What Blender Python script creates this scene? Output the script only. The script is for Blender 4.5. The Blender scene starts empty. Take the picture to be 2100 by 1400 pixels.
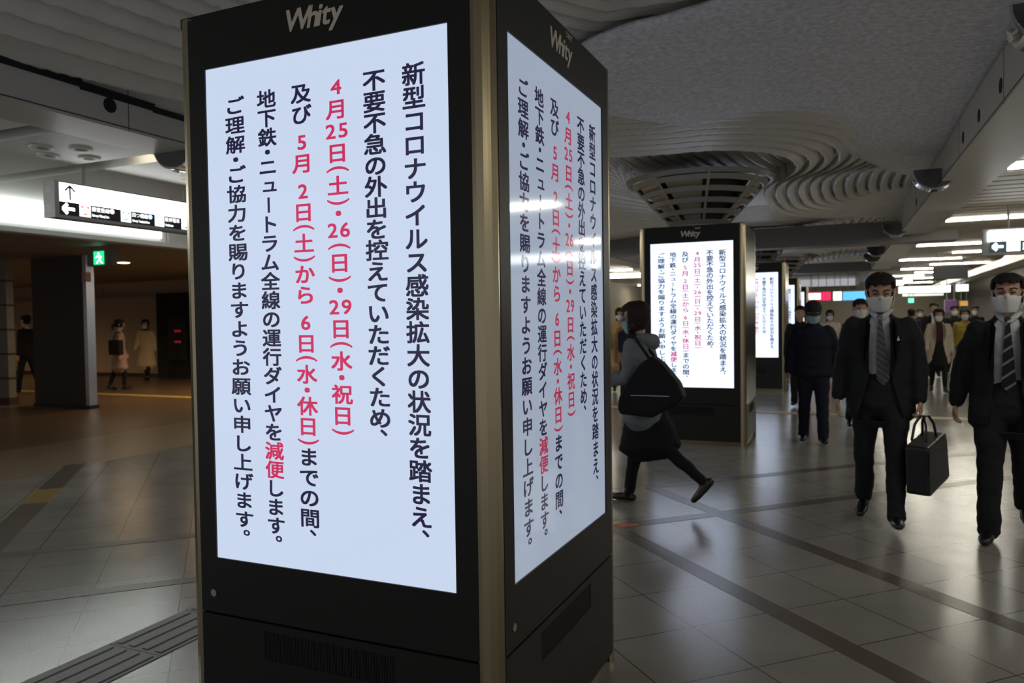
import bpy, bmesh, math, random
from mathutils import Vector, Matrix, noise

random.seed(7)
D = bpy.data
SC = bpy.context.scene
COL = SC.collection
PI = math.pi
RAD = math.radians

# ------------------------------------------------------------------ camera
CAM_POS = Vector((1.574, -2.005, 1.500))
YAW, PITCH, ROLL = 0.4214, -0.0280, 0.0143
FPX = 1563.5
RM = (Matrix.Rotation(YAW, 3, 'Z') @ Matrix.Rotation(PITCH, 3, 'X') @ Matrix.Rotation(ROLL, 3, 'Y'))
cd = D.cameras.new('camera')
cam = D.objects.new('camera', cd)
COL.objects.link(cam)
cr, cf, cu_ = RM @ Vector((1, 0, 0)), RM @ Vector((0, 1, 0)), RM @ Vector((0, 0, 1))
m4 = Matrix.Identity(4)
for i in range(3):
    m4[i][0], m4[i][1], m4[i][2], m4[i][3] = cr[i], cu_[i], -cf[i], CAM_POS[i]
cam.matrix_world = m4
cd.sensor_fit = 'HORIZONTAL'
cd.sensor_width = 36.0
cd.lens = FPX / 2100 * 36
cd.clip_start, cd.clip_end = 0.05, 200
cd.dof.use_dof = True
cd.dof.focus_distance = 2.6
cd.dof.aperture_fstop = 4.5
SC.camera = cam

# ------------------------------------------------------------------ world and exposure
wd = D.worlds.new('world')
SC.world = wd
wd.use_nodes = True
wd.node_tree.nodes['Background'].inputs[0].default_value = (0.95, 0.95, 1.0, 1)
wd.node_tree.nodes['Background'].inputs[1].default_value = 0.40
SC.view_settings.view_transform = 'Standard'
SC.view_settings.look = 'None'
SC.view_settings.gamma = 1
SC.view_settings.use_curve_mapping = False
SC.view_settings.exposure = 0.0

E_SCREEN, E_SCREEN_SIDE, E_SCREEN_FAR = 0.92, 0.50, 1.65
E_STRIP, E_BOX, E_SIGN, E_WARM = 40.0, 7.0, 5.0, 5.0

# ------------------------------------------------------------------ materials
MATS = {}
def mat(name, col, rough=.5, metal=0., emit=None, es=1., noise_amt=0., noise_scale=20., bump=0., spec=.5, bump_scale=None, stretch=None):
    if name in MATS: return MATS[name]
    m = D.materials.new(name); m.use_nodes = True
    nt = m.node_tree; b = nt.nodes['Principled BSDF']
    b.inputs['Base Color'].default_value = (*col, 1)
    b.inputs['Roughness'].default_value = rough
    b.inputs['Metallic'].default_value = metal
    b.inputs['Specular IOR Level'].default_value = spec
    if emit:
        b.inputs['Emission Color'].default_value = (*emit, 1)
        b.inputs['Emission Strength'].default_value = es
    if noise_amt or bump:
        tc = nt.nodes.new('ShaderNodeTexCoord'); src = tc.outputs['Object']
        if stretch:
            mp = nt.nodes.new('ShaderNodeMapping'); mp.inputs['Scale'].default_value = stretch
            nt.links.new(src, mp.inputs[0]); src = mp.outputs[0]
        if noise_amt:
            n = nt.nodes.new('ShaderNodeTexNoise'); n.inputs['Scale'].default_value = noise_scale; n.inputs['Detail'].default_value = 6
            nt.links.new(src, n.inputs['Vector'])
            r = nt.nodes.new('ShaderNodeValToRGB')
            r.color_ramp.elements[0].position = .3; r.color_ramp.elements[1].position = .7
            r.color_ramp.elements[0].color = (*[c * (1 - noise_amt) for c in col], 1)
            r.color_ramp.elements[1].color = (*[min(1, c * (1 + noise_amt)) for c in col], 1)
            nt.links.new(n.outputs['Fac'], r.inputs[0]); nt.links.new(r.outputs[0], b.inputs['Base Color'])
        if bump:
            n2 = nt.nodes.new('ShaderNodeTexNoise'); n2.inputs['Scale'].default_value = bump_scale or noise_scale; n2.inputs['Detail'].default_value = 4
            nt.links.new(src, n2.inputs['Vector'])
            bp = nt.nodes.new('ShaderNodeBump'); bp.inputs['Strength'].default_value = bump; bp.inputs['Distance'].default_value = .01
            nt.links.new(n2.outputs['Fac'], bp.inputs['Height']); nt.links.new(bp.outputs[0], b.inputs['Normal'])
    MATS[name] = m
    return m

def stripes(name, c1, c2, period, width, axis_vec, rough=.7):
    """two-colour diagonal stripes (cloth)"""
    if name in MATS: return MATS[name]
    m = mat(name, c1, rough); nt = m.node_tree; b = nt.nodes['Principled BSDF']
    tc = nt.nodes.new('ShaderNodeTexCoord'); dt = nt.nodes.new('ShaderNodeVectorMath'); dt.operation = 'DOT_PRODUCT'
    dt.inputs[1].default_value = axis_vec; nt.links.new(tc.outputs['Object'], dt.inputs[0])
    pp = nt.nodes.new('ShaderNodeMath'); pp.operation = 'PINGPONG'; pp.inputs[1].default_value = period / 2
    nt.links.new(dt.outputs['Value'], pp.inputs[0])
    lt = nt.nodes.new('ShaderNodeMath'); lt.operation = 'LESS_THAN'; lt.inputs[1].default_value = width / 2
    nt.links.new(pp.outputs[0], lt.inputs[0])
    mx = nt.nodes.new('ShaderNodeMix'); mx.data_type = 'RGBA'
    mx.inputs[6].default_value = (*c1, 1); mx.inputs[7].default_value = (*c2, 1)
    nt.links.new(lt.outputs[0], mx.inputs[0]); nt.links.new(mx.outputs[2], b.inputs['Base Color'])
    return m

def floor_material():
    m = D.materials.new('stone_tiles'); m.use_nodes = True
    nt = m.node_tree; b = nt.nodes['Principled BSDF']; N = nt.nodes.new; L = nt.links.new
    tc = N('ShaderNodeTexCoord')
    def line(vec, off, period, half):
        d = N('ShaderNodeVectorMath'); d.operation = 'DOT_PRODUCT'; d.inputs[1].default_value = vec; L(tc.outputs['Object'], d.inputs[0])
        a = N('ShaderNodeMath'); a.operation = 'SUBTRACT'; a.inputs[1].default_value = off; L(d.outputs['Value'], a.inputs[0])
        p = N('ShaderNodeMath'); p.operation = 'PINGPONG'; p.inputs[1].default_value = period / 2; L(a.outputs[0], p.inputs[0])
        t = N('ShaderNodeMath'); t.operation = 'LESS_THAN'; t.inputs[1].default_value = half; L(p.outputs[0], t.inputs[0])
        return t.outputs[0]
    q = .70710678
    g1 = line((q, q, 0), 1.80, .470, .0032); g2 = line((-q, q, 0), .115, .470, .0032)
    mxm = N('ShaderNodeMath'); mxm.operation = 'MAXIMUM'; L(g1, mxm.inputs[0]); L(g2, mxm.inputs[1])
    n1 = N('ShaderNodeTexNoise'); n1.inputs['Scale'].default_value = 190; n1.inputs['Detail'].default_value = 2; L(tc.outputs['Object'], n1.inputs['Vector'])
    n2 = N('ShaderNodeTexNoise'); n2.inputs['Scale'].default_value = 1.7; n2.inputs['Detail'].default_value = 3; L(tc.outputs['Object'], n2.inputs['Vector'])
    r = N('ShaderNodeValToRGB'); r.color_ramp.elements[0].position = .3; r.color_ramp.elements[1].position = .7
    r.color_ramp.elements[0].color = (.165, .153, .136, 1); r.color_ramp.elements[1].color = (.36, .342, .31, 1)
    ad = N('ShaderNodeMath'); ad.operation = 'MULTIPLY_ADD'; ad.inputs[1].default_value = .35; L(n2.outputs['Fac'], ad.inputs[0]); 
    sc = N('ShaderNodeMath'); sc.operation = 'MULTIPLY'; sc.inputs[1].default_value = .65; L(n1.outputs['Fac'], sc.inputs[0]); L(sc.outputs[0], ad.inputs[2])
    L(ad.outputs[0], r.inputs[0])
    mx = N('ShaderNodeMix'); mx.data_type = 'RGBA'; L(mxm.outputs[0], mx.inputs[0]); L(r.outputs[0], mx.inputs[6]); mx.inputs[7].default_value = (.055, .05, .045, 1)
    L(mx.outputs[2], b.inputs['Base Color'])
    b.inputs['Roughness'].default_value = .17
    b.inputs['Specular IOR Level'].default_value = .80
    bp = N('ShaderNodeBump'); bp.inputs['Strength'].default_value = .10; bp.inputs['Distance'].default_value = .004
    L(n1.outputs['Fac'], bp.inputs['Height']); L(bp.outputs[0], b.inputs['Normal'])
    return m

M_FRAME = mat('charcoal_metal', (.012, .012, .0105), .45, .0, spec=.3)
M_VENT = mat('vent_black', (.008, .008, .008), .6)
M_POST = mat('brass_steel', (.40, .34, .22), .28, 1.0, bump=.03, bump_scale=60, stretch=(1, 1, .02))
M_EDGE = mat('dull_bronze', (.16, .14, .10), .35, .8)
M_LOGO = mat('logo_champagne', (.68, .61, .50), .4)
M_LOCK = mat('lock_steel', (.5, .48, .43), .3, 1.0)
SCR = (.63, .735, .93)
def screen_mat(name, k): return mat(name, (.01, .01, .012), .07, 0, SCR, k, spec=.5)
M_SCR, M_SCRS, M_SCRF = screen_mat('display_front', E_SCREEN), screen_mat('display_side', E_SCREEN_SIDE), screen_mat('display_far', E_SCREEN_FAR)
M_BLK = mat('lettering_black', (.01, .01, .012), .07, 0, (.016, .014, .045), 1)
M_RED = mat('lettering_red', (.01, .01, .012), .07, 0, (.58, .028, .11), 1)
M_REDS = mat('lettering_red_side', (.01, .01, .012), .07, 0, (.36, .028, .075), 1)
M_FIN = mat('fin_paint_slot_shade', (.62, .59, .52), .30, noise_amt=.06, noise_scale=4)
def fin_slot_shade(m):
    # plates in pale paint, shade in the slots between them put in as dark colour
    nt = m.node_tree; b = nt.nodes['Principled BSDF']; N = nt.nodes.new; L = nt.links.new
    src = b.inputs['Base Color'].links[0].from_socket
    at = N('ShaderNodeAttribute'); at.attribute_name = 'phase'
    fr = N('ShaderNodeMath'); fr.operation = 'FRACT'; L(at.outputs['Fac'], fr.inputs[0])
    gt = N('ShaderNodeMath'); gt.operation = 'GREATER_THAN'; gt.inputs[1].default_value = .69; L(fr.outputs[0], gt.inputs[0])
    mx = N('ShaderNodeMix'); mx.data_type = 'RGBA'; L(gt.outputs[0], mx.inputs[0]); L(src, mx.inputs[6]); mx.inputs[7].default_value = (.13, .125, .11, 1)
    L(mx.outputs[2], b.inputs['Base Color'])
fin_slot_shade(M_FIN)
M_PANEL = mat('grey_fibre_panel', (.68, .68, .71), .75, noise_amt=.22, noise_scale=26, bump=.35, bump_scale=70)
M_BEAM = mat('beam_enamel', (.50, .47, .42), .4)
M_BEAMD = mat('beam_groove', (.06, .055, .05), .5)
M_CEIL = mat('ceiling_white', (.62, .62, .58), .6)
M_CEILB = mat('ceiling_brown', (.24, .20, .15), .6)
M_SLAT = mat('slat_beige', (.48, .42, .33), .5)
M_SLATD = mat('slat_gap', (.10, .09, .075), .8)
M_CHROME = mat('chrome', (.72, .74, .78), .08, 1.0)
M_DARK = mat('dark_void', (.004, .004, .004), .8)
M_STRIP = mat('strip_light', (.9, .9, .85), .4, 0, (1, .95, .80), E_STRIP)
M_BOX = mat('lightbox_white', (.9, .9, .9), .3, 0, (.93, 1, .96), E_BOX)
M_SIGNL = mat('sign_letter', (.9, .9, .9), .3, 0, (.97, 1, 1), 1.3)
M_SIGNW = mat('sign_white', (.9, .9, .9), .3, 0, (.97, 1, 1), E_SIGN)
M_WARM = mat('downlight_warm', (.9, .9, .9), .3, 0, (1, .66, .32), E_WARM)
M_GREYP = mat('sign_grey', (.30, .31, .31), .4)
M_BLACKP = mat('sign_black', (.012, .013, .02), .35)
M_WALLB = mat('wall_tan', (.36, .27, .17), .45)
M_FLOOR = floor_material()
M_BAND = mat('stone_band', (.105, .083, .066), .27, noise_amt=.15, noise_scale=150)
M_FLB = mat('stone_brown', (.13, .085, .05), .34, noise_amt=.15, noise_scale=60)
M_FLM = mat('stone_mid', (.20, .155, .11), .3, noise_amt=.15, noise_scale=80)
M_YEL = mat('tactile_yellow', (.42, .29, .08), .5)
M_TAC = mat('tactile_grey', (.25, .245, .23), .5, noise_amt=.12, noise_scale=120)
M_FARW = mat('wall_cream', (.42, .37, .28), .6)
M_GLOSSB = mat('brown_granite', (.045, .031, .021), .45, spec=.25, noise_amt=.25, noise_scale=70)

# ------------------------------------------------------------------ mesh helpers
class MB:
    def __init__(s): s.bm = bmesh.new()
    def box(s, x0, x1, y0, y1, z0, z1, M=None):
        vs = [s.bm.verts.new(Vector((x, y, z)) if M is None else M @ Vector((x, y, z))) for x in (x0, x1) for y in (y0, y1) for z in (z0, z1)]
        for f in ((0, 1, 3, 2), (4, 6, 7, 5), (0, 4, 5, 1), (2, 3, 7, 6), (0, 2, 6, 4), (1, 5, 7, 3)):
            s.bm.faces.new([vs[i] for i in f])
        return s
    def quad(s, pts):
        s.bm.faces.new([s.bm.verts.new(Vector(p)) for p in pts]); return s
    def prism(s, poly, z0, z1, M=None):
        T = (lambda p: M @ Vector(p)) if M is not None else Vector
        a = [s.bm.verts.new(T((x, y, z0))) for x, y in poly]; b = [s.bm.verts.new(T((x, y, z1))) for x, y in poly]
        n = len(poly)
        s.bm.faces.new(list(reversed(a))); s.bm.faces.new(b)
        for i in range(n): s.bm.faces.new((a[i], a[(i + 1) % n], b[(i + 1) % n], b[i]))
        return s
    def lathe(s, prof, c=(0, 0, 0), n=32, M=None, a0=0, a1=2 * PI):
        T = (lambda p: M @ Vector(p)) if M is not None else (lambda p: Vector(p))
        full = abs(a1 - a0 - 2 * PI) < 1e-4; k = n if full else n + 1
        rings = [[s.bm.verts.new(T((c[0] + r * math.cos(a0 + (a1 - a0) * i / n), c[1] + r * math.sin(a0 + (a1 - a0) * i / n), c[2] + z))) for i in range(k)] for r, z in prof]
        for A, B in zip(rings, rings[1:]):
            for i in range(n): s.bm.faces.new((A[i], A[(i + 1) % k], B[(i + 1) % k], B[i]))
        return s
    def cyl(s, r, z0, z1, c=(0, 0, 0), n=24, M=None):
        return s.lathe([(1e-4, z0), (r, z0), (r, z1), (1e-4, z1)], c, n, M)
    def tube(s, pts, rad, n=12, front=(0, -1, 0), caps=True):
        pts = [Vector(p) for p in pts]; rad = [(r, r) if not isinstance(r, (tuple, list)) else r for r in rad]
        fr = Vector(front)
        T = []
        for i in range(len(pts)):
            t = (pts[min(i + 1, len(pts) - 1)] - pts[max(i - 1, 0)]); T.append(t.normalized())
        if caps:
            r0, r1 = rad[0], rad[-1]
            pts = [pts[0] - T[0] * min(r0) * .6] + pts + [pts[-1] + T[-1] * min(r1) * .6]
            rad = [(r0[0] * .6, r0[1] * .6)] + list(rad) + [(r1[0] * .6, r1[1] * .6)]
            T = [T[0]] + T + [T[-1]]
        rings = []
        for p, (rx, ry), t in zip(pts, rad, T):
            f = fr if abs(t.dot(fr)) < .95 else Vector((0, 0, 1))
            sd = t.cross(f).normalized(); dp = sd.cross(t).normalized()
            rings.append([s.bm.verts.new(p + sd * rx * math.cos(2 * PI * i / n) + dp * ry * math.sin(2 * PI * i / n)) for i in range(n)])
        for A, B in zip(rings, rings[1:]):
            for i in range(n): s.bm.faces.new((A[i], A[(i + 1) % n], B[(i + 1) % n], B[i]))
        s.bm.faces.new(rings[0]); s.bm.faces.new(list(reversed(rings[-1])))
        return s
    def mesh(s, name, smooth=False, recalc=True):
        if recalc: bmesh.ops.recalc_face_normals(s.bm, faces=s.bm.faces)
        me = D.meshes.new(name); s.bm.to_mesh(me); s.bm.free()
        if smooth:
            for p in me.polygons: p.use_smooth = True
        return me
    def build(s, name, m, parent=None, smooth=False, bevel=0, recalc=True, mw=None):
        if bevel:
            bmesh.ops.bevel(s.bm, geom=list(s.bm.edges), offset=bevel, segments=2, affect='EDGES', clamp_overlap=True)
        return link(name, s.mesh(name, smooth, recalc), m, parent, mw)

def link(name, me, m, parent=None, mw=None):
    o = D.objects.new(name, me); COL.objects.link(o)
    if m is not None:
        if len(me.materials) == 0: me.materials.append(m)
        else: me.materials[0] = m
    if parent: o.parent = parent
    if mw is not None: o.matrix_local = mw
    return o
def thing(name, label, cat, loc=(0, 0, 0), rz=0, group=None):
    o = D.objects.new(name, None); COL.objects.link(o); o.empty_display_size = .1
    o.location = loc; o.rotation_euler = (0, 0, rz)
    return tag(o, label, cat, group)
def tag(o, label, cat, group=None):
    o['label'] = label; o['category'] = cat
    if group: o['group'] = group
    return o
def struct(o): o['kind'] = 'structure'; return o
def mesh_copy(o, parent, mw=None):
    c = o.copy(); COL.objects.link(c); c.parent = parent
    if mw is not None: c.matrix_local = mw
    return c

ROT = Matrix.Rotation(.021, 4, 'Z')          # the pillar row and the ceiling run 1.2 degrees off the first pillar's faces
def rowpt(x, y, z=0): return ROT @ Vector((x, y, z))
def px_ray(u, v): return RM @ Vector(((u - 1050) / FPX, 1, -(v - 700) / FPX))
def ray_at_y(u, y, v=650):
    d = px_ray(u, v); return CAM_POS.x + d.x * (y - CAM_POS.y) / d.y

# ------------------------------------------------------------------ the setting: floor
o = MB().box(-6.0, 12, -6, 46, -.1, 0).build('floor', M_FLOOR); struct(o)
o = MB().box(-7.83, -6.0, -6, 46, -.1, .0).build('floor', M_FLM); struct(o)
o = MB().box(-26, -7.83, -6, 46, -.1, .0).build('floor', M_FLB); struct(o)
q = math.sqrt(.5)
def uvp(u, v): return Vector(((u - v) * q, (u + v) * q, 0))
def band(n, uc, w, v0, v1, along_v=True, m=None):
    a = MB(); h = w / 2
    if along_v: P = [uvp(uc - h, v0), uvp(uc + h, v0), uvp(uc + h, v1), uvp(uc - h, v1)]
    else: P = [uvp(v0, uc - h), uvp(v1, uc - h), uvp(v1, uc + h), uvp(v0, uc + h)]
    a.prism([(p.x, p.y) for p in P], -.01, .0010 + .0002 * n)
    struct(a.build('trim_%d' % n, m or M_BAND))
band(1, 2.30, .13, -4, 2.32); band(2, 3.22, .13, -4, 3.33)
band(3, 2.32, .12, 2.36, 14, False); band(4, 3.33, .12, 3.28, 16, False)
band(5, -1.82, .20, 2.0, 6.9); band(6, 2.30, .10, -5.8, -.35, False); band(7, 3.32, .10, -4.7, -.35, False)
band(8, -1.82, .21, 4.95, 5.55, True, mat('stone_ochre', (.25, .17, .045), .3))

# ------------------------------------------------------------------ ceilings, beams, walls
def catmull(P, n=10):
    out = []
    for i in range(len(P) - 1):
        p0, p1, p2, p3 = P[max(i - 1, 0)], P[i], P[i + 1], P[min(i + 2, len(P) - 1)]
        for k in range(n):
            t = k / n
            out.append(tuple(.5 * ((2 * p1[j]) + (-p0[j] + p2[j]) * t + (2 * p0[j] - 5 * p1[j] + 4 * p2[j] - p3[j]) * t * t + (-p0[j] + 3 * p1[j] - 3 * p2[j] + p3[j]) * t ** 3) for j in range(2)))
    out.append(tuple(P[-1])); return out

import numpy as np
BASE = [(-4.2, -6), (-4.1, -2), (-3.9, 1.0), (-3.4, 3.0), (-2.4, 4.75), (-1.3, 5.65), (-.3, 5.95), (.45, 6.05), (.95, 6.5), (1.12, 7.2), (1.02, 7.9), (.76, 8.5), (.62, 9.3), (.60, 10.3), (.68, 11.3), (1.0, 12.1), (1.7, 12.6), (2.7, 12.9), (5, 13.1)]
BASE = np.array(catmull(BASE, 8))
def signed_dist(X, Y, curve):
    best = np.full(X.shape, 1e9); sgn = np.ones(X.shape)
    for (ax, ay), (bx, by) in zip(curve[:-1], curve[1:]):
        dx, dy = bx - ax, by - ay; l2 = dx * dx + dy * dy + 1e-12
        t = np.clip(((X - ax) * dx + (Y - ay) * dy) / l2, 0, 1)
        ex, ey = X - ax - t * dx, Y - ay - t * dy
        d = ex * ex + ey * ey
        c = dx * ey - dy * ex
        w = d < best - 1e-12
        best = np.where(w, d, best); sgn = np.where(w, np.where(c < 0, 1, -1), sgn)
    return np.sqrt(best) * sgn
def fin_ceiling(y0, y1, step, shifts):
    xs = np.arange(-3.40, 2.90, step); ys = np.arange(y0, y1 + 1e-6, step)
    X, Y = np.meshgrid(xs, ys)
    F = np.full(X.shape, np.nan)
    for sh in shifts:
        c = BASE + np.array([0, sh]); near = (c[:, 1] > y0 - 5) & (c[:, 1] < y1 + 6)
        f = signed_dist(X, Y, c)
        F = np.where(np.isnan(F) & (f > 0), f, F)
    F = np.where(np.isnan(F), 0, F)
    sp = .155 + .20 * np.clip((-.8 - X) / 2.0, 0, 1)
    ph = F / sp
    fr = ph - np.floor(ph)
    wide = np.clip((-.8 - X) / 2.0, 0, 1)
    up = np.clip((fr - .66) / .07, 0, 1) * np.clip((1 - fr) / .07, 0, 1)
    Z = 3.20 + .020 * np.minimum(ph, 9) - .10 * np.clip((-1.4 - X) / 1.2, 0, 1)
    Z = Z + ((.030 + .05 * wide) * np.where(fr < .66, fr / .66, (1 - fr) / .34) + (.065 + .03 * wide) * up) * np.clip(F / .05, 0, 1)
    ny, nx = X.shape
    P = (np.array(ROT.to_3x3()) @ np.stack([X.ravel(), Y.ravel(), Z.ravel()])).T
    idx = np.arange(ny * nx).reshape(ny, nx)
    Fc = np.stack([idx[:-1, :-1], idx[1:, :-1], idx[1:, 1:], idx[:-1, 1:]], -1).reshape(-1, 4)
    me = D.meshes.new('ceiling'); me.vertices.add(len(P)); me.vertices.foreach_set('co', P.ravel())
    me.loops.add(Fc.size); me.loops.foreach_set('vertex_index', Fc.ravel().astype(np.int32))
    me.polygons.add(len(Fc)); me.polygons.foreach_set('loop_start', np.arange(0, Fc.size, 4, dtype=np.int32)); me.polygons.foreach_set('loop_total', np.full(len(Fc), 4, dtype=np.int32))
    me.polygons.foreach_set('use_smooth', np.ones(len(Fc), dtype=bool))
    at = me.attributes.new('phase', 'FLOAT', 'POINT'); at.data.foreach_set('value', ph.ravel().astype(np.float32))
    me.update(); me.validate()
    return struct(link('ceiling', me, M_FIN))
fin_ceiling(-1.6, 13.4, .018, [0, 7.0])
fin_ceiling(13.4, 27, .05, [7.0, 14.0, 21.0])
o = MB().box(-3.3, 2.7, -6.5, 46, 3.62, 3.7).build('ceiling', M_CEIL, mw=ROT); struct(o)

# beams with round holes
def beam(x0, x1, z0, z1, holes, face):
    b = MB().box(x0, x1, -5, 44, z0, z1)
    o = struct(b.build('beam', M_BEAM, mw=ROT))
    g = MB()
    fx = x1 if face > 0 else x0
    g.box(fx - .004, fx + .004, -5, 44, z0 + .02, z0 + .028)
    for y in range(-4, 44, 2): g.box(fx - .002, fx + .002, y, y + .006, z0, z1)
    struct(g.build('trim_20', M_BEAMD, mw=ROT))
    for y in holes:
        M = ROT @ Matrix.Translation((fx, y, 3.05)) @ Matrix.Rotation(PI / 2, 4, 'Y')
        h = MB().cyl(.052, -.004, .004, n=28).build('beam_hole', M_DARK, mw=M)
        struct(h)
beam(-3.62, -3.16, 2.90, 3.60, [1.85], 1)
beam(2.58, 3.08, 2.90, 3.60, [1.0, 4.1, 4.95, 5.75, 9.9], -1)

a = MB()
for y0, y1, z0, z1 in ((-2, 1.62, 3.115, 3.175), (1.62, 2.22, 3.10, 3.15), (2.22, 2.62, 3.09, 3.13), (2.62, 3.1, 3.08, 3.12)):
    a.box(-3.16, -3.135, y0, y1, z0, z1)
struct(a.build('trim_26', M_DARK, mw=ROT))
# ceiling over the left passage with recessed grooves
a = MB()
for y0, y1 in ((-5, 1.75), (1.97, 2.85), (3.1, 7.2), (7.4, 11.0), (11.2, 46)):
    a.box(-7.57, -3.6, y0, y1, 3.0, 3.1)
struct(a.build('ceiling', M_CEIL))
struct(MB().box(-7.9, -3.6, -5, 46, 3.14, 3.2).build('ceiling', M_BEAMD))
# brown passage
struct(MB().box(-26, -7.78, -4, 14.2, 2.78, 2.9).build('ceiling', M_CEILB))
struct(MB().box(-26, -7.4, 13.95, 14.15, 0, 2.78).build('wall_back', M_WALLB))
struct(MB().box(-7.9, -7.6, 14.15, 46, 0, 3.0).build('wall_left', M_FARW))
struct(MB().box(-26, -25.8, -4, 14.2, 0, 2.9).build('wall_far', M_WALLB))
a = MB().box(-26, -7.6, 13.93, 13.96, 0, .1); struct(a.build('baseboard_back', M_GLOSSB))
a = MB().box(-26, -16.5, 13.72, 13.95, 2.31, 2.36); struct(a.build('trim_21', M_CEILB))
# right side ceiling of slats
a = MB()
for i in range(150):
    y = -2 + i * .32
    a.box(3.05, 12, y, y + .25, 2.96, 3.0)
struct(a.build('ceiling', M_SLAT, mw=ROT))
struct(MB().box(3.05, 12, -5, 46, 3.1, 3.15).build('ceiling', M_SLATD, mw=ROT))
struct(MB().box(-8, 12, 43, 43.2, 0, 3.1).build('wall_far', M_FARW))
struct(MB().box(6.6, 6.8, 5, 43, 0, 3.0).build('wall_right', mat('wall_grey', (.24, .23, .21), .5)))
struct(MB().box(4.75, 5.15, 13, 43, 2.60, 2.78).build('beam', M_BEAM))
a = MB()
for y in (17.5, 19.2): a.prism([(-.18, 2.78), (.18, 2.78), (.04, 2.97), (-.04, 2.97)], -.04, .04, M=Matrix.Translation((4.95, y, 0)) @ Matrix.Rotation(PI / 2, 4, 'X'))
struct(a.build('trim_22', M_BEAM))
# cross beam further down the row
struct(MB().box(-3.2, 3.5, 13.1, 13.6, 2.78, 3.16).build('beam', mat('beam_dark', (.16, .15, .14), .5), mw=ROT))
struct(MB().box(-3.2, 3.4, 24, 24.5, 2.86, 3.16).build('beam', MATS['beam_dark'], mw=ROT))

# hung grey fibre panel between the first two pillars
pan = catmull([(2.585, .3), (1.9, 1.75), (1.2, 2.4), (.66, 2.6), (.33, 2.65), (-.08, 2.9), (-.55, 3.6), (-.42, 4.25), (.0, 4.95), (.60, 5.78), (1.24, 6.3), (1.73, 7.35), (2.25, 8.5), (2.585, 8.8)], 8)
a = MB()
n = len(pan); half = n // 2
rows = 15
def panz(x, y): return 3.27 - .05 * max(0, min(1, (x - 1.6) / .9)) + .10 * math.exp(-(((x - 1.6) / 1.3) ** 2 + ((y - 4.4) / 2.2) ** 2))
bot, topv = [], []
L1 = pan[:half + 1]; L2 = list(reversed(pan[half - (n + 1) % 2:]))
K = min(len(L1), len(L2)); L1, L2 = L1[:K], L2[:K]
gb, gt = [], []
for i in range(K):
    rb, rt = [], []
    for j in range(rows + 1):
        t = j / rows; x = L1[i][0] * (1 - t) + L2[i][0] * t; y = L1[i][1] * (1 - t) + L2[i][1] * t
        z = panz(x, y); rb.append(a.bm.verts.new((x, y, z))); rt.append(a.bm.verts.new((x, y, z + .035)))
    gb.append(rb); gt.append(rt)
for i in range(K - 1):
    for j in range(rows):
        a.bm.faces.new((gb[i][j], gb[i + 1][j], gb[i + 1][j + 1], gb[i][j + 1])); a.bm.faces.new((gt[i][j], gt[i][j + 1], gt[i + 1][j + 1], gt[i + 1][j]))
    for j in (0, rows): a.bm.faces.new((gb[i][j], gt[i][j], gt[i + 1][j], gb[i + 1][j]))
for i in (0, K - 1):
    for j in range(rows): a.bm.faces.new((gb[i][j], gb[i][j + 1], gt[i][j + 1], gt[i][j]))
o = a.build('ceiling_panel', M_PANEL, smooth=True, mw=ROT)
tag(o, 'large grey textured fibre panel hung under the rippled ceiling', 'ceiling panel')
# hooks that carry the panel

# ------------------------------------------------------------------ lettering
GL = {}
def glyph(ch, off=.0):
    k = (ch, off)
    if k in GL: return GL[k]
    cu = D.curves.new('letter', 'FONT'); cu.body = ch; cu.size = 1; cu.offset = off; cu.resolution_u = 4
    ob = D.objects.new('letter', cu); COL.objects.link(ob)
    dg = bpy.context.evaluated_depsgraph_get(); dg.update()
    me = D.meshes.new_from_object(ob.evaluated_get(dg))
    vs = [(v.co.x, v.co.y) for v in me.vertices]; fs = [tuple(p.vertices) for p in me.polygons]
    D.meshes.remove(me); D.objects.remove(ob); D.curves.remove(cu)
    if vs:
        xs = [v[0] for v in vs]; ys = [v[1] for v in vs]; bb = (min(xs), max(xs), min(ys), max(ys))
    else: bb = (0, 0, 0, 0)
    GL[k] = (vs, fs, bb); return GL[k]
class Letters:
    """collects flat glyphs; local x right, z up, facing -Y"""
    def __init__(s): s.v, s.f, s.sx = [], [], 1.3
    def put(s, g, fn, k=0.):
        for j, (dx, dy) in enumerate(((-k, -k), (k, -k), (-k, k), (k, k)) if k else ((0, 0),)):
            b = len(s.v); s.v += [(p[0], p[1] - .00015 * j, p[2]) for p in [fn(x + dx, y + dy) for x, y in g[0]]]; s.f += [tuple(b + i for i in f) for f in g[1]]
    def em(s, ch, cx, cz, size, off=.02, dx=0, dz=0, rot=False, center=False, sx=1.30):
        sx = s.sx
        g = glyph(ch); bb = g[2]
        if center: ox, oy = (bb[0] + bb[1]) / 2, (bb[2] + bb[3]) / 2
        else: ox, oy = .5, .38
        if rot: s.put(g, lambda x, y: (cx + (y - oy) * size * sx, 0, cz - (x - ox) * size), off * .95)
        else: s.put(g, lambda x, y: (cx + ((x - ox) * sx + dx) * size, 0, cz + (y - oy + dz) * size), off * .95)
    def line(s, text, x0, z0, size, off=.01, shear=0., sp=1.0):
        """left-aligned horizontal line on a baseline"""
        x = x0
        for ch in text:
            if ch == ' ': x += .3 * size * sp; continue
            g = glyph(ch); bb = g[2]
            if ord(ch) > 0x2000: l, adv = 0, 1.0
            else: l, adv = bb[0] - .035, bb[1] - bb[0] + .07
            s.put(g, lambda px, py: (x + (px - l + py * shear) * size, 0, z0 + py * size), off * .75)
            x += adv * size * sp
        return x
    def build(s, name, m, parent=None, mw=None):
        me = D.meshes.new(name); me.from_pydata(s.v, [], s.f); me.update()
        return link(name, me, m, parent, mw)

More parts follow.
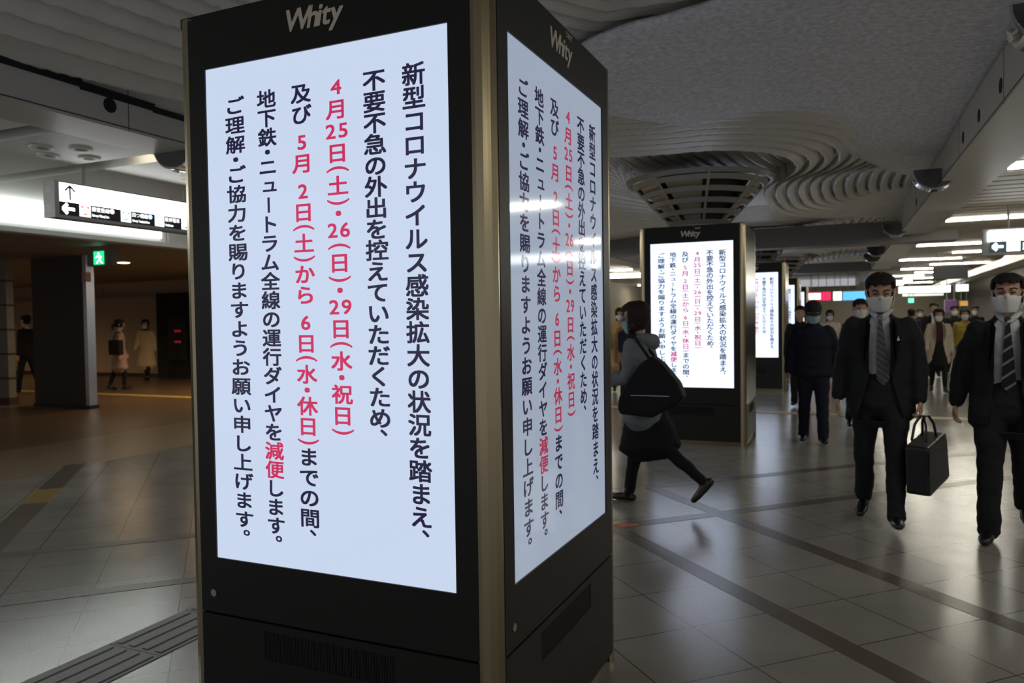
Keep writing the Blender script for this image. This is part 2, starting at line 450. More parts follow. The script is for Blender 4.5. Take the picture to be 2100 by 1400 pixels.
COLS = [
    (.358, .720, -.632, .0690, [('b', '新型コロナウイルス感染拡大の状況を踏まえ、')]),
    (.215, .721, -.332, .0655, [('b', '不要不急の外出を控えていただくため、')]),
    (.071, .719, -.382, .0630, [('r', ['4', '月', '25', '日', '(', '土', ')', '・', '26', '(', '日', ')', '・', '29', '日', '(', '水', '・', '祝', '日', ')'])]),
    (-.069, .718, -.675, .0630, [('b', '及び '), ('r', '5月 2日(土)から 6日(水・休日)'), ('b', 'までの間、')]),
    (-.213, .719, -.714, .0610, [('b', '地下鉄・ニュートラム全線の運行ダイヤを'), ('r', '減便'), ('b', 'します。')]),
    (-.352, .714, -.705, .0600, [('b', 'ご理解・ご協力を賜りますようお願い申し上げます。')]),
]
def notice():
    out = {'b': Letters(), 'r': Letters()}
    for cx, zt, zb, em, runs in COLS:
        toks = [(c, t) for c, txt in runs for t in txt]
        adv = lambda t: .5 if t in '()' else .55 if t == '・' else .35 if t == ' ' else 1.0
        last = len(toks) - 1
        if toks[last][1] in '、。': last -= 1
        pos, p = [], 0
        for i, (c, t) in enumerate(toks):
            a = adv(t); p += a / 2; pos.append(p); p += a / 2
        pitch = (zt - zb) / (pos[last] - pos[0])
        for (c, t), q_ in zip(toks, pos):
            z = zt - (q_ - pos[0]) * pitch; L = out[c]; L.sx = {.358: 1.18, .215: 1.28, -.352: 1.42}.get(cx, 1.30)
            if t == ' ': continue
            if t in '()': L.em('(' if t == '(' else ')', cx, z, em * 1.12, .012, rot=True, center=True)
            elif t == 'ー': L.em(t, cx, z, em, .02, rot=True, center=True)
            elif t in '、。': L.em(t, cx, z, em, .02, dx=.58, dz=.60)
            elif t in 'ュョャッ': L.em(t, cx, z, em, .02, dx=.10, dz=.08)
            elif t.isdigit() and len(t) == 1: L.em(t, cx, z, em * 1.02, .020, center=True)
            elif t.isdigit():
                L.em(t[0], cx - .385 * em, z, em * 1.02, .018, center=True); L.em(t[1], cx + .385 * em, z, em * 1.02, .018, center=True)
            else: L.em(t, cx, z, em * 1.04, .024)
    return out['b'], out['r']
NB, NR = notice()
ME_B = NB.build('black_lettering', M_BLK); ME_R = NR.build('red_lettering', M_RED)
me_b, me_r = ME_B.data, ME_R.data
D.objects.remove(ME_B); D.objects.remove(ME_R)
def logo():
    L = Letters()
    L.line('Whity', -.131, 2.452, .098, .028, .20, .88)
    a = L.line('うめだ', .036, 2.535, .026, .02, .1, .95)
    o = L.build('logo', M_LOGO); me = o.data; D.objects.remove(o); return me
me_logo = logo()

# ------------------------------------------------------------------ display pillars
HW = .614
def face_mw(k): return Matrix.Rotation(k * PI / 2, 4, 'Z')
def door_mesh():
    a = MB(); y0, y1 = -HW, -HW + .03; sx, s0, s1 = .4795, 1.53 - .8525, 1.53 + .8525
    a.box(-.553, -sx, y0, y1, .482, 2.56).box(sx, .553, y0, y1, .482, 2.56).box(-sx, sx, y0, y1, .482, s0).box(-sx, sx, y0, y1, s1, 2.56)
    return a.mesh('display_door')
def panel_mesh():
    a = MB(); y0, y1 = -HW, -HW + .03
    a.box(-.553, -.269, y0, y1, .05, .474).box(.256, .553, y0, y1, .05, .474).box(-.269, .256, y0, y1, .05, .350).box(-.269, .256, y0, y1, .447, .474)
    return a.mesh('lower_panel')
def vent_mesh():
    a = MB()
    for i in range(88): x = -.269 + .525 * (i + .2) / 88; a.box(x, x + .0032, -HW + .002, -HW + .012, .350, .447)
    return a.mesh('vent_grille')
def post_mesh():
    poly = [(.546, -.600), (.552, -.612), (.568, -.6145), (.588, -.606), (.606, -.588), (.6145, -.568), (.612, -.552), (.600, -.546)]
    return MB().prism(poly, .0, 2.57).mesh('corner_post')
def plain_panel_mesh():
    return MB().box(-.553, .553, -HW, -HW + .03, .482, 2.56).mesh('side_panel')
PM = dict(door=door_mesh(), low=panel_mesh(), vent=vent_mesh(), post=post_mesh(), plain=plain_panel_mesh(),
          screen=MB().box(-.4795, .4795, -HW + .006, -HW + .02, 1.53 - .8525, 1.53 + .8525).mesh('screen'),
          lock=MB().cyl(.013, -.006, .004, n=20, M=Matrix.Translation((-.494, -HW, .551)) @ Matrix.Rotation(PI / 2, 4, 'X')).mesh('lock'),
          core=MB().box(-.58, .58, -.58, .58, .04, 2.55).mesh('body'), cap=MB().box(-.60, .60, -.60, .60, 2.545, 2.58).mesh('top_cap'),
          base=MB().box(-.585, .585, -.585, .585, 0, .06).mesh('plinth'), back=MB().box(-.269, .256, -HW + .013, -HW + .02, .35, .447).mesh('vent_back'))
M_SIDEP = mat('bronze_panel', (.10, .088, .07), .22, .85)
M_BASE = mat('plinth_bronze', (.22, .18, .11), .35, .9)
def override(o, m):
    if o.material_slots[0].material != m:
        o.material_slots[0].link = 'OBJECT'; o.material_slots[0].material = m
    return o
def pillar(loc, rz, label, faces, scr):
    t = thing('display_pillar', label, 'display pillar', loc, rz, 'display pillars in a row along the concourse')
    link('body', PM['core'], M_FRAME, t); link('top_cap', PM['cap'], M_FRAME, t); link('plinth', PM['base'], M_BASE, t)
    for k in range(4):
        W = face_mw(k)
        link('corner_post', PM['post'], M_POST, t, W)
        lp = link('lower_panel', PM['low'], M_FRAME, t, W)
        link('vent_grille', PM['vent'], M_VENT, lp); link('vent_back', PM['back'], M_VENT, lp)
        if k not in faces:
            link('side_panel', PM['plain'], M_SIDEP, t, W); continue
        d = link('display_door', PM['door'], M_FRAME, t, W)
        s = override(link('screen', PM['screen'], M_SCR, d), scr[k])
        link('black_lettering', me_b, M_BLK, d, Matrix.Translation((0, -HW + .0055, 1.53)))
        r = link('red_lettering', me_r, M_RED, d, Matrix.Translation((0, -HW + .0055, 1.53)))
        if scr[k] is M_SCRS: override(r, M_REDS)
        link('logo', me_logo, M_LOGO, d, Matrix.Translation((0, -HW - .0008, 0)))
        link('lock', PM['lock'], M_LOCK, d)
    return t
pillar((0, HW, 0), 0, 'big dark four-sided pillar nearest the camera with two notice screens in full view', (0, 1, 2, 3), {0: M_SCR, 1: M_SCRS, 2: M_SCR, 3: M_SCR})
PY = [7.05, 14.05, 21.05, 28.05, 35.05]
PX = [-.18, -.29, -.45, -.58, -.72]
PL = ['second dark display pillar in the row, bright screen behind the woman in grey',
      'third dark display pillar in the row, screen half hidden by the second pillar',
      'fourth dark display pillar, a narrow lit strip beyond the third pillar',
      'fifth dark display pillar, a sliver of lit screen left of the man in the cap',
      'last dark display pillar, thin sliver at the far end of the row']
for x, y, l in zip(PX, PY, PL):
    pillar((x, y + HW, 0), .021, l, (0, 2, 3), {0: M_SCRF, 2: M_SCRF, 3: M_SCRF})

# ------------------------------------------------------------------ funnel heads above the pillars
M_FUN = mat('funnel_bronze', (.50, .44, .32), .35, .3)
M_FUNR = mat('funnel_ring', (.34, .33, .31), .4)
M_FUNC = mat('funnel_core', (.05, .045, .035), .5)
def funnel(x, y, label):
    t = thing('column_funnel', label, 'column head', (x, y, 0), 0, 'funnel heads above the display pillars')
    z0, z1, r0, r1 = 2.58, 3.20, .30, .86
    MB().lathe([(1e-3, z0), (r0 * .72, z0), (r1 * .72, z1), (1e-3, z1)], n=40).build('core', M_FUNC, t, smooth=False)
    MB().lathe([(r0 + .02, z0), (r0 + .045, z0), (r0 + .05, z0 + .05), (r0 + .02, z0 + .055)], n=40).build('collar', M_BEAM, t)
    MB().lathe([(r1 - .02, z1 - .05), (r1 + .02, z1 - .05), (r1 + .04, z1), (r1 - .02, z1)], n=48).build('rim', M_FUNR, t)
    for i in range(5):
        f0 = (i + .35) / 5.3; f1 = f0 + .085
        ra, rb = r0 + (r1 - r0) * f0, r0 + (r1 - r0) * f1; za, zb = z0 + (z1 - z0) * f0, z0 + (z1 - z0) * f1
        MB().lathe([(ra - .012, za), (ra + .012, za), (rb + .012, zb), (rb - .012, zb), (ra - .012, za)], n=44).build('ring', M_FUNR, t)
    for k in range(8):
        an = k * PI / 4 + .32
        c, s = math.cos(an), math.sin(an)
        MB().tube([(c * r0, s * r0, z0 + .02), (c * r1 * .99, s * r1 * .99, z1 - .02)], [.016, .016], 8, front=(0, 0, 1)).build('rib', M_FUN, t)
    for k in (1, 2, 4, 5, 7):
        a0 = k * PI / 4 + .40; a1 = a0 + .62
        P = [(r0 * .80, z0 + .06), (r0 * .80 + .01, z0 + .06), (r1 * .88 + .01, z1 - .06), (r1 * .88, z1 - .06), (r0 * .8, z0 + .06)]
        MB().lathe(P, n=8, a0=a0, a1=a1).build('liner_panel', M_FUN, t)
FL = ['funnel-shaped slatted column head above the second display pillar', 'smaller slatted funnel head above the third display pillar', 'funnel head far down the row above the fourth pillar']
for x, y, l in zip(PX, PY, FL): funnel(x + .0, y + HW, l)

# ------------------------------------------------------------------ chrome half-drum housings on the beams
def drum(x, y, label, r=.22):
    M = ROT @ Matrix.Translation((x, y, 3.04 if x > 0 else 2.98))
    t = thing('chrome_housing', label, 'ceiling fitting', M.translation, .021, 'chrome half-round housings along the beams')
    n = 20; poly = [(r * math.cos(PI + PI * i / n), r * math.sin(PI + PI * i / n)) for i in range(n + 1)]
    Rx = Matrix.Rotation(PI / 2, 4, 'X')
    MB().prism(poly, -.20, .0, M=Rx).build('shell', M_CHROME, t)
    a = MB()
    p2 = [(x_ * .93, z_ * .93) for x_, z_ in poly]; a.prism(p2, .001, .006, M=Rx)
    a.build('face_plate', mat('smoked_mirror', (.20, .20, .21), .12, 1.0), t)
    for i in range(3):
        an = PI + PI * (i + .8) / 4.6
        MB().cyl(.03, r - .002, r + .012, n=16, M=Matrix.Translation((0, .1, 0)) @ Matrix.Rotation(-an + PI / 2, 4, 'Y')).build('lens', MATS['lock_steel'], t)
DL = [(2.56, 2.5, 'chrome half-round housing cut off by the top right corner'), (2.52, 7.2, 'chrome half-round housing hanging from the beam near the rippled fins'),
      (2.50, 12.4, 'small chrome housing on the beam past the dark cross beam'), (2.42, 17.0, 'chrome housing on the beam above the man with the briefcase'), (2.42, 19.2, 'tiny chrome housing farthest along the right beam'),
      (-3.40, 2.62, 'half-round mirror housing under the pale beam beside the near pillar')]
for x, y, l in DL: drum(x, y, l)

# ------------------------------------------------------------------ lamps
LB = {(0, 0): 'strip light nearest the camera at the upper right edge', (0, 1): 'strip light between the first one and the hanging sign', (0, 2): 'third strip light from the right edge, level with the hanging sign'}
def strip(x, y, w, label):
    t = thing('strip_light', label, 'ceiling light', rowpt(x, y, 2.93), .021, 'strip lights across the concourse ceiling')
    MB().box(0, w, -.055, .055, .0, .03).build('tube', M_STRIP, t)
    MB().box(-.02, w + .02, -.075, .075, .03, .05).build('housing', M_BEAM, t)
names = ['nearest the camera, cut by the right edge', 'above the hanging arrow sign', 'just past the hanging arrow sign', 'above the dark hanging box', 'just beyond the dark hanging box', 'sixth along the beam', 'seventh along the beam', 'eighth along the beam, farthest']
for i in range(8):
    y = 6.9 + 4.62 * i
    strip(3.13, y, 1.45, 'added unseen white strip light beside the beam, ' + names[i])
n2 = ['left of the dark hanging box', 'behind the dark hanging box', 'third of the outer row', 'fourth of the outer row', 'farthest of the outer row']
for i, y in enumerate((2.28, -2.34)):  # out-of-frame strips added to brighten the ceiling and near floor
    strip(3.13, y, 1.45, 'added unseen white strip light beside the beam, ' + ('level with the near pillar' if i == 0 else 'behind the viewpoint'))
for i, y in enumerate((4.7, 9.4, 14.0)):  # extra strips outside the view, added for more light on the ceiling
    strip(5.6, y, 1.5, 'added unseen white strip light, out towards the right wall, ' + ('nearest', 'second', 'third')[i])
for i in range(5):
    y = 18.6 + 4.62 * i
    strip(4.1, y, 1.5, 'white ceiling strip light in the outer row, ' + n2[i])
for i in range(4):  # hidden strips added to light the left floor and the ceiling
    strip(-6.0, 8.2 + 4.0 * i, 2.0, 'added unseen strip light left of the pillars, hidden by the near pillar, ' + ('first', 'second', 'third', 'fourth')[i])
for i, y in enumerate((22.5, 24.2)):
    strip(-6.2, y, 2.0, 'ceiling strip light in the gap left of the second pillar, ' + ('nearer of two' if i == 0 else 'farther of two'))
strip(-6.4, 31, 1.6, 'ceiling strip light deep in the far hall'); 

def downlight(x, y, label, z=3.0):
    t = thing('ceiling_speaker', label, 'ceiling fitting', (x, y, z), 0, 'round fittings in the white ceiling')
    MB().lathe([(.045, -.004), (.055, -.016), (.085, -.020), (.092, -.008), (.092, 0)], n=32).build('ring', M_CEIL, t, smooth=True)
    MB().cyl(.05, -.006, -.001, n=24).build('grille', mat('speaker_cloth', (.20, .12, .08), .8), t)
for x, y, l in ((-4.60, 2.24, 'left one'), (-4.36, 2.42, 'right one'), (-4.83, 2.46, 'lower left one'), (-4.62, 2.69, 'lower right one')):
    downlight(x, y, 'round white fitting in the cluster of four above the sign, ' + l)
downlight(-6.1, 2.35, 'single round white fitting at the left edge of the ceiling')
# cove lamp in the groove beside the pillar
t = thing('cove_lamp', 'warm lamp glowing in the ceiling groove beside the near pillar', 'ceiling light', (-4.15, 2.98, 3.08))
MB().box(-.35, .35, -.04, .04, 0, .03).build('tube', mat('cove_glow', (.9, .9, .9), .4, 0, (1, .88, .66), 6.0), t)
MB().box(-.37, .37, -.06, .06, .03, .05).build('housing', M_BEAM, t)
# surveillance-style bracket on the white ceiling
t = thing('ceiling_bracket', 'small dark arm fitting under the white ceiling beside the near pillar', 'ceiling fitting', (-4.5, 3.75, 3.0))
MB().tube([(-.16, 0, -.03), (0, .01, -.035), (.14, .05, -.035)], [.014, .014, .014], 8).build('arm', M_LOGO, t)
MB().tube([(.1, .02, -.04), (.0, -.02, -.12)], [.012, .016], 8).build('head', M_GREYP, t)
MB().box(-.02, .02, -.02, .02, -.03, 0).build('mount', M_LOGO, t)

# brown passage lamps: first one seen, the others unseen and added for light
for i, (x, y) in enumerate(((-11.9, 8.9), (-9.3, 8.6), (-17.5, 7.0), (-10.4, 11.6), (-21, 9.5))):
    l = ['warm ceiling lamp seen right of the green exit sign', 'added unseen warm lamp near the mouth of the passage, hidden by the near pillar', 'added unseen warm lamp deep in the passage by the pale column', 'added unseen warm lamp near the back wall, hidden by the near pillar', 'added unseen warm lamp at the end of the passage'][i]
    t = thing('warm_lamp', l, 'ceiling light', (x, y, 2.78), 0, 'warm lamps in the brown passage')
    MB().box(-.08, .08, -.08, .08, -.02, -.004).build('diffuser', M_WARM, t)
    MB().box(-.10, .10, -.10, .10, -.004, 0.0).build('frame', M_BEAM, t)
    ld = D.lights.new('warm_lamp_light', 'SPOT'); ld.energy = (70, 80, 220, 620, 350)[i]; ld.color = (1, .70, .42); ld.spot_size = RAD(168); ld.spot_blend = .6; ld.shadow_soft_size = .4
    lo = D.objects.new('bulb', ld); COL.objects.link(lo); lo.parent = t; lo.location = (0, 0, -.05)

# ------------------------------------------------------------------ lightbox above the brown passage
t = thing('lightbox', 'long glowing white lightbox band above the brown passage', 'lightbox', (-7.6, 0, 0))
MB().box(-.16, .0, -4, 6.15, 2.70, 3.12).build('housing', mat('lightbox_frame', (.6, .6, .6), .4), t)
MB().box(.0, .02, -4, 6.05, 2.76, 3.09).build('diffuser', M_BOX, t)
MB().box(-.16, .012, 6.17, 9.6, 2.70, 3.12).build('end_panel', M_CEIL, t)
MB().box(-.16, .05, -4, 9.6, 2.64, 2.70).build('lower_trim', mat('trim_pale', (.55, .55, .55), .4), t)

# ------------------------------------------------------------------ hanging direction sign over the left passage (faces +X)
t = thing('direction_sign', 'hanging lit direction sign with up arrow and subway line icons', 'sign', (-5.0, 2.62, 2.49))
W = Matrix.Rotation(PI / 2, 4, 'Z')     # local x runs along +Y, local -Y faces +X
SG = 3.3
a = MB(); a.box(0, SG, .012, .15, 0, .335); a.box(.0, SG, -.004, .012, .32, .335).box(0, SG, -.004, .012, 0, .028).box(0, .045, -.004, .012, .028, .32)
a.build('case', M_GREYP, t, mw=W)
MB().box(.045, SG, -.001, .012, .150, .32).build('upper_face', M_SIGNW, t, mw=W)
lf = MB().box(.055, SG, -.001, .012, .028, .150).build('lower_face', M_BLACKP, t, mw=W)
uf = [o for o in t.children if o.name.startswith('upper_face')][0]
a = MB()
def arrow(a, cx, cz, s, ang, y0=-.004, y1=-.001, w=.13):
    R2 = Matrix.Translation((cx, 0, cz)) @ Matrix.Rotation(ang, 4, 'Y')
    F = Matrix.Rotation(PI / 2, 4, 'X')
    def bar(p, q2, wd):
        d = Vector((q2[0] - p[0], q2[1] - p[1])); nn = Vector((-d.y, d.x)).normalized() * wd / 2
        P = [(p[0] + nn.x, p[1] + nn.y), (q2[0] + nn.x, q2[1] + nn.y), (q2[0] - nn.x, q2[1] - nn.y), (p[0] - nn.x, p[1] - nn.y)]
        a.prism([(x * s, z * s) for x, z in P], -y1, -y0, M=R2 @ F)
    bar((0, -.5), (0, .42), w); bar((0, .5), (-.38, .12), w); bar((0, .5), (.38, .12), w)
arrow(a, .15, .235, .13, 0)
a.build('arrow', mat('sign_ink', (.01, .01, .03), .4), uf)
L = Letters(); L.line('阪急百貨店 方面', .28, .215, .055, .0)
L.build('lettering', mat('sign_pale_ink', (.9, .9, .9), .3, 0, (.8, .84, .86), 1.05), uf, Matrix.Translation((0, -.002, 0)))
a = MB(); arrow(a, .135, .088, .115, -PI / 2, w=.24); a.build('arrow', M_SIGNW, lf)
for i, (x, colr, l1, l2) in enumerate(((.24, (.9, .12, .08), '御堂筋線', 'Subway Midosuji Line'), (.68, (.05, .45, .8), '四つ橋線', 'Subway Yotsubashi Line'), (1.08, (.35, .6, .8), '阪神電車', 'Hanshin Line'), (1.42, (.1, .1, .1), '', ''))):
    MB().prism([(x, .034), (x + .115, .034), (x + .115, .148), (x, .148)], .001, .004, M=Matrix.Rotation(PI / 2, 4, 'X')).build('icon_plate', M_SIGNL, lf)
    mi = mat('icon_%d' % i, colr, .4, 0, colr, 1.0)
    a = MB(); F = Matrix.Rotation(PI / 2, 4, 'X')
    if i < 3: a.prism([(x + .02, .132), (x + .045, .132), (x + .02, .105)], .004, .006, M=F); a.prism([(x + .070, .132), (x + .095, .132), (x + .095, .105)], .004, .006, M=F)
    a.prism([(x + .04, .052), (x + .075, .052), (x + .075, .064), (x + .04, .064)], .004, .006, M=F)
    a.build('icon_mark', mi, lf)
    if l1:
        L = Letters(); e = L.line(l1, x + .125, .098, .048, .015); L.line(l2, x + .125, .048, .034, .005, sp=.62)
        L.build('lettering', M_SIGNL, lf, Matrix.Translation((0, -.003, 0)))
        if i < 2: MB().cyl(.024, .001, .005, n=24, M=Matrix.Translation((e + .026, 0, .118)) @ F).build('line_badge', mat('badge_%d' % i, (.8, .8, .8), .4, 0, [(1, .75, .75), (.45, .75, 1)][i], 1.4), lf)
for y in (.35, 1.55, 2.8): MB().cyl(.018, .335, .52, (y, .08, 0), 12).build('hanger_rod', M_GREYP, t, mw=W)
a = MB()
for z in (.06, .08, .10, .23, .25, .27): a.box(-.0015, 0, .04, .12, z, z + .006)
a.build('end_slots', M_LOGO, t, mw=W)

# hanging sign over the concourse on the right (faces -Y)
t = thing('direction_sign', 'hanging lit white sign with left arrow at the right edge', 'sign', (3.22, 10.0, 2.32))
a = MB(); a.box(-.05, 2.2, .02, .16, -.04, .31); a.build('case', M_GREYP, t)
o = MB().prism([(.0, .14), (.0, .27), (.02, .29), (2.15, .29), (2.15, .14)], -.018, -.0, M=Matrix.Rotation(PI / 2, 4, 'X')).build('upper_face', M_SIGNW, t)
lf = MB().box(.03, 2.15, .004, .02, .0, .14).build('lower_face', mat('sign_teal', (.02, .10, .13), .4), t)
a = MB(); arrow(a, .12, .068, .12, -PI / 2, y0=-.003, y1=.004, w=.26); a.build('arrow', M_SIGNW, lf)
MB().box(.22, .37, -.002, .004, .005, .138).build('icon_plate', M_SIGNW, lf)
L = Letters(); L.line('阪急電車', .40, .062, .06, .02); L.line('Hankyu Line', .40, .015, .045, .01, sp=.7); L.build('lettering', M_SIGNW, lf)
for x in (.25, 1.8): MB().cyl(.015, .31, .62, (x, .09, 0), 10).build('hanger_rod', M_GREYP, t)

# green running-man exit sign in the brown passage
t = thing('exit_sign', 'small glowing green emergency exit sign under the brown ceiling', 'sign', (-9.5, 6.5, 2.49))
MB().box(-.28, .28, .01, .10, -.02, .24).build('case', mat('exit_case', (.16, .16, .14), .5), t)
f_ = MB().box(-.115, .115, -.0, .01, .0, .21).build('face', mat('exit_green', (.02, .3, .1), .4, 0, (.02, .85, .28), 1.3), t)
a = MB(); F = Matrix.Rotation(PI / 2, 4, 'X')
a.lathe([(1e-4, 0), (.02, 0), (.02, .003), (1e-4, .003)], n=14, M=Matrix.Translation((.0, 0, .168)) @ F)
a.prism([(-.02, .145), (.03, .15), (.05, .09), (.02, .075), (.0, .10)], 0, .003, M=F)
a.prism([(-.02, .145), (-.08, .115), (-.075, .10), (-.01, .12)], 0, .003, M=F)
a.prism([(.03, .145), (.075, .12), (.065, .107), (.02, .125)], 0, .003, M=F)
a.prism([(.02, .08), (-.03, .06), (-.055, .015), (-.035, .01), (-.01, .045), (.04, .07)], 0, .003, M=F)
a.prism([(.05, .09), (.055, .05), (.095, .02), (.085, .008), (.035, .042), (.025, .08)], 0, .003, M=F)
a.build('running_figure', mat('exit_white', (.9, .9, .9), .4, 0, (.9, 1, .95), 2.2), f_)
MB().cyl(.02, .24, .29, (0, .05, 0), 12).build('mount', M_GREYP, t)

# ------------------------------------------------------------------ brown passage furniture
t = thing('granite_pillar', 'dark brown polished stone pillar with a steel edge in the brown passage', 'pillar', (-11.82, 7.44, 0))
MB().box(-.75, .66, 0, .16, 0, 2.78).build('shaft', M_GLOSSB, t)
MB().box(.66, .75, .0, .16, 0, 2.78).build('steel_edge', mat('brushed_steel', (.42, .42, .44), .3, .9), t)
MB().box(.65, .755, -.006, .1, 2.30, 2.48).build('pink_label', mat('label_pink', (.5, .28, .22), .5), t)
MB().box(-.77, .77, -.02, .18, 0, .06).build('foot', M_FRAME, t)
t = thing('banded_column', 'pale banded column at the left edge of the brown passage', 'pillar', (-13.52, 7.42, 0))
MB().box(-.55, .22, 0, .14, 0, 2.78).build('shaft', mat('column_pale', (.17, .15, .105), .4), t)
for i in range(5): MB().box(-.56, .235, -.012, .15, .50 + .47 * i, .535 + .47 * i).build('band', M_GLOSSB, t)
MB().box(-.57, .26, -.03, .17, 0, .14).build('foot', M_GLOSSB, t)
struct(MB().box(-26, -7.9, 9.45, 9.75, 0, .006).build('trim_23', M_YEL))
struct(MB().box(-16.45, -9, 13.6, 13.96, .0, 2.40).build('door_1', M_DARK))
L = Letters(); L.line('iku', -19.55, 2.41, .44, .02, .15)
tag(L.build('wall_letters', mat('letters_tan', (.46, .34, .22), .5), None, Matrix.Translation((0, 13.90, 0))), 'raised tan letters on the wall above the walking women', 'wall lettering')
for z in (1.25, .95):
    pass
t = thing('red_indicator', 'dark panel with two small red lit displays beside the near pillar', 'display panel', (-15.62, 13.555, 0))
MB().box(-.35, .35, 0, .04, .5, 1.75).build('plate', M_FRAME, t)
for z in (1.30, 1.0): MB().box(-.10, .14, -.006, 0, z, z + .06).build('readout', mat('red_led', (.2, .01, .01), .4, 0, (.8, .05, .05), .16), t)

# tactile paving
t = thing('tactile_paving', 'grey ridged tactile strip on the floor left of the near pillar', 'tactile paving', (-1.46, 0, 0))
n = 16
for i in range(13):
    y = -3.6 + i * .45
    tl = MB().box(-.17, .17, y + .002, y + .448, 0, .004).build('tile', M_TAC, t)
    for k in range(4):
        x = -.128 + k * .085
        MB().prism([(x - .02, y + .02), (x + .02, y + .02), (x + .02, y + .43), (x - .02, y + .43)], .004, .009).build('ridge', M_TAC, tl, bevel=.002)
struct(MB().box(-4, 6.5, 10.35, 10.6, 0, .006).build('trim_24', mat('tactile_ochre', (.36, .28, .15), .5)))
# faint red floor mark beside the near pillar
struct(MB().prism([(.02, 3.24), (.16, 3.36), (.13, 3.42), (-.03, 3.34)], .0013, .0022).build('trim_25', mat('red_mark', (.45, .10, .06), .5)))

# ------------------------------------------------------------------ far signs
def shop_sign(u0, u1, z0, z1, y, m, label, text=None, tm=None):
    x0, x1 = ray_at_y(u0, y), ray_at_y(u1, y)
    t = thing('shop_sign', label, 'sign', (x0, y, 0), 0, 'lit signs at the end of the concourse')
    MB().box(0, x1 - x0, .02, .15, z0, z1).build('case', M_GREYP, t)
    for k in (.2, .8): MB().cyl(.012, z1, 2.97 if x0 > 2.6 else 3.61, ((x1 - x0) * k, .08, 0), 8).build('hanger_rod', M_GREYP, t)
    f_ = MB().box(.02, x1 - x0 - .02, .0, .02, z0 + .02, z1 - .02).build('face', m, t)
    return t, f_
def em(name, col, k): return mat(name, tuple(min(1, c) for c in col), .4, 0, col, k)
shop_sign(1655, 1705, 2.15, 2.55, 34, em('sign_red', (.85, .03, .12), 1.0), 'small red and white lit shop sign far down the concourse')
t, f_ = shop_sign(1657, 1684, 2.19, 2.50, 33.7, em('sign_pink', (1, .86, .86), 2.0), 'white panel of the red shop sign far down the concourse')
shop_sign(1708, 1727, 2.12, 2.52, 33, em('sign_cream', (1, 1, .93), 2.2), 'square white lit sign left of the long blue sign')
shop_sign(1728, 1785, 2.12, 2.52, 33.2, em('sign_blue', (.10, .45, 1.0), 1.3), 'long blue lit shop sign behind the man with the briefcase')
shop_sign(1842, 1950, 2.33, 2.62, 32, em('sign_far_white', (.92, .98, 1), 3.2), 'long bright white sign between the two men in suits')
shop_sign(1960, 1987, 2.30, 2.58, 30, em('sign_far_white2', (.92, .96, 1), 3.0), 'short bright white sign left of the second suited man')
shop_sign(1850, 1936, 2.19, 2.31, 31.4, em('sign_far_grey', (.85, .85, .8), .8), 'pale lower board under the long white sign')
shop_sign(1862, 1875, 1.93, 2.13, 31, em('sign_far_green', (.12, .9, .45), 1.6), 'tiny green exit sign far between the two men')
shop_sign(1937, 1962, 1.55, 2.00, 29, em('sign_purple', (.10, .03, .14), .35), 'small purple poster board far down the concourse')
shop_sign(1968, 1986, 1.75, 1.95, 28, em('sign_orange', (.8, .38, .08), .55), 'small orange lit sign left of the second suited man')
shop_sign(1534, 1545, 1.95, 2.2, 30, em('sign_white3', (.9, .9, .85), 2.0), 'small white sign seen between the second and third pillars')
t = thing('hanging_box', 'dark grey box hanging from the ceiling above the two men', 'hanging board', (3.26, 18, 2.30))
MB().box(0, .68, 0, .25, 0, .28).build('board', mat('board_dark', (.05, .05, .055), .5), t)
for x in (.1, .58): MB().cyl(.012, .28, .62, (x, .12, 0), 10).build('hanger_rod', M_GREYP, t)

# ------------------------------------------------------------------ people
def remesh(mb, voxel, name, smooth=3):
    me = mb.mesh(name)
    ob = D.objects.new(name, me); COL.objects.link(ob)
    r = ob.modifiers.new('r', 'REMESH'); r.mode = 'VOXEL'; r.voxel_size = voxel; r.use_smooth_shade = True
    if smooth:
        sm = ob.modifiers.new('s', 'SMOOTH'); sm.factor = .5; sm.iterations = smooth
    dg = bpy.context.evaluated_depsgraph_get(); dg.update()
    out = D.meshes.new_from_object(ob.evaluated_get(dg)); out.name = name
    D.objects.remove(ob); D.meshes.remove(me)
    if name in ('trousers', 'jacket', 'coat', 'skirt', 'shirt'):
        nrm = [v.normal.copy() for v in out.vertices]
        for v, n_ in zip(out.vertices, nrm):
            v.co += n_ * (.010 * noise.noise(Vector((v.co.x * 6 + len(out.vertices), v.co.y * 6, v.co.z * 13))) + .004 * noise.noise(v.co * 30))
    for p in out.polygons: p.use_smooth = True
    return out
HEAD = [(-.118, .026, .030, -.032), (-.105, .042, .048, -.026), (-.080, .054, .066, -.016), (-.045, .064, .080, -.008), (0, .072, .091, .0), (.045, .0745, .096, .004), (.080, .066, .086, .007), (.102, .047, .062, .009), (.114, .022, .030, .010)]
def head_at(z):
    for a, b in zip(HEAD, HEAD[1:]):
        if a[0] <= z <= b[0]:
            t = (z - a[0]) / (b[0] - a[0]); t = t
            return tuple(a[i] + (b[i] - a[i]) * t for i in range(1, 4))
    return HEAD[0][1:] if z < HEAD[0][0] else HEAD[-1][1:]
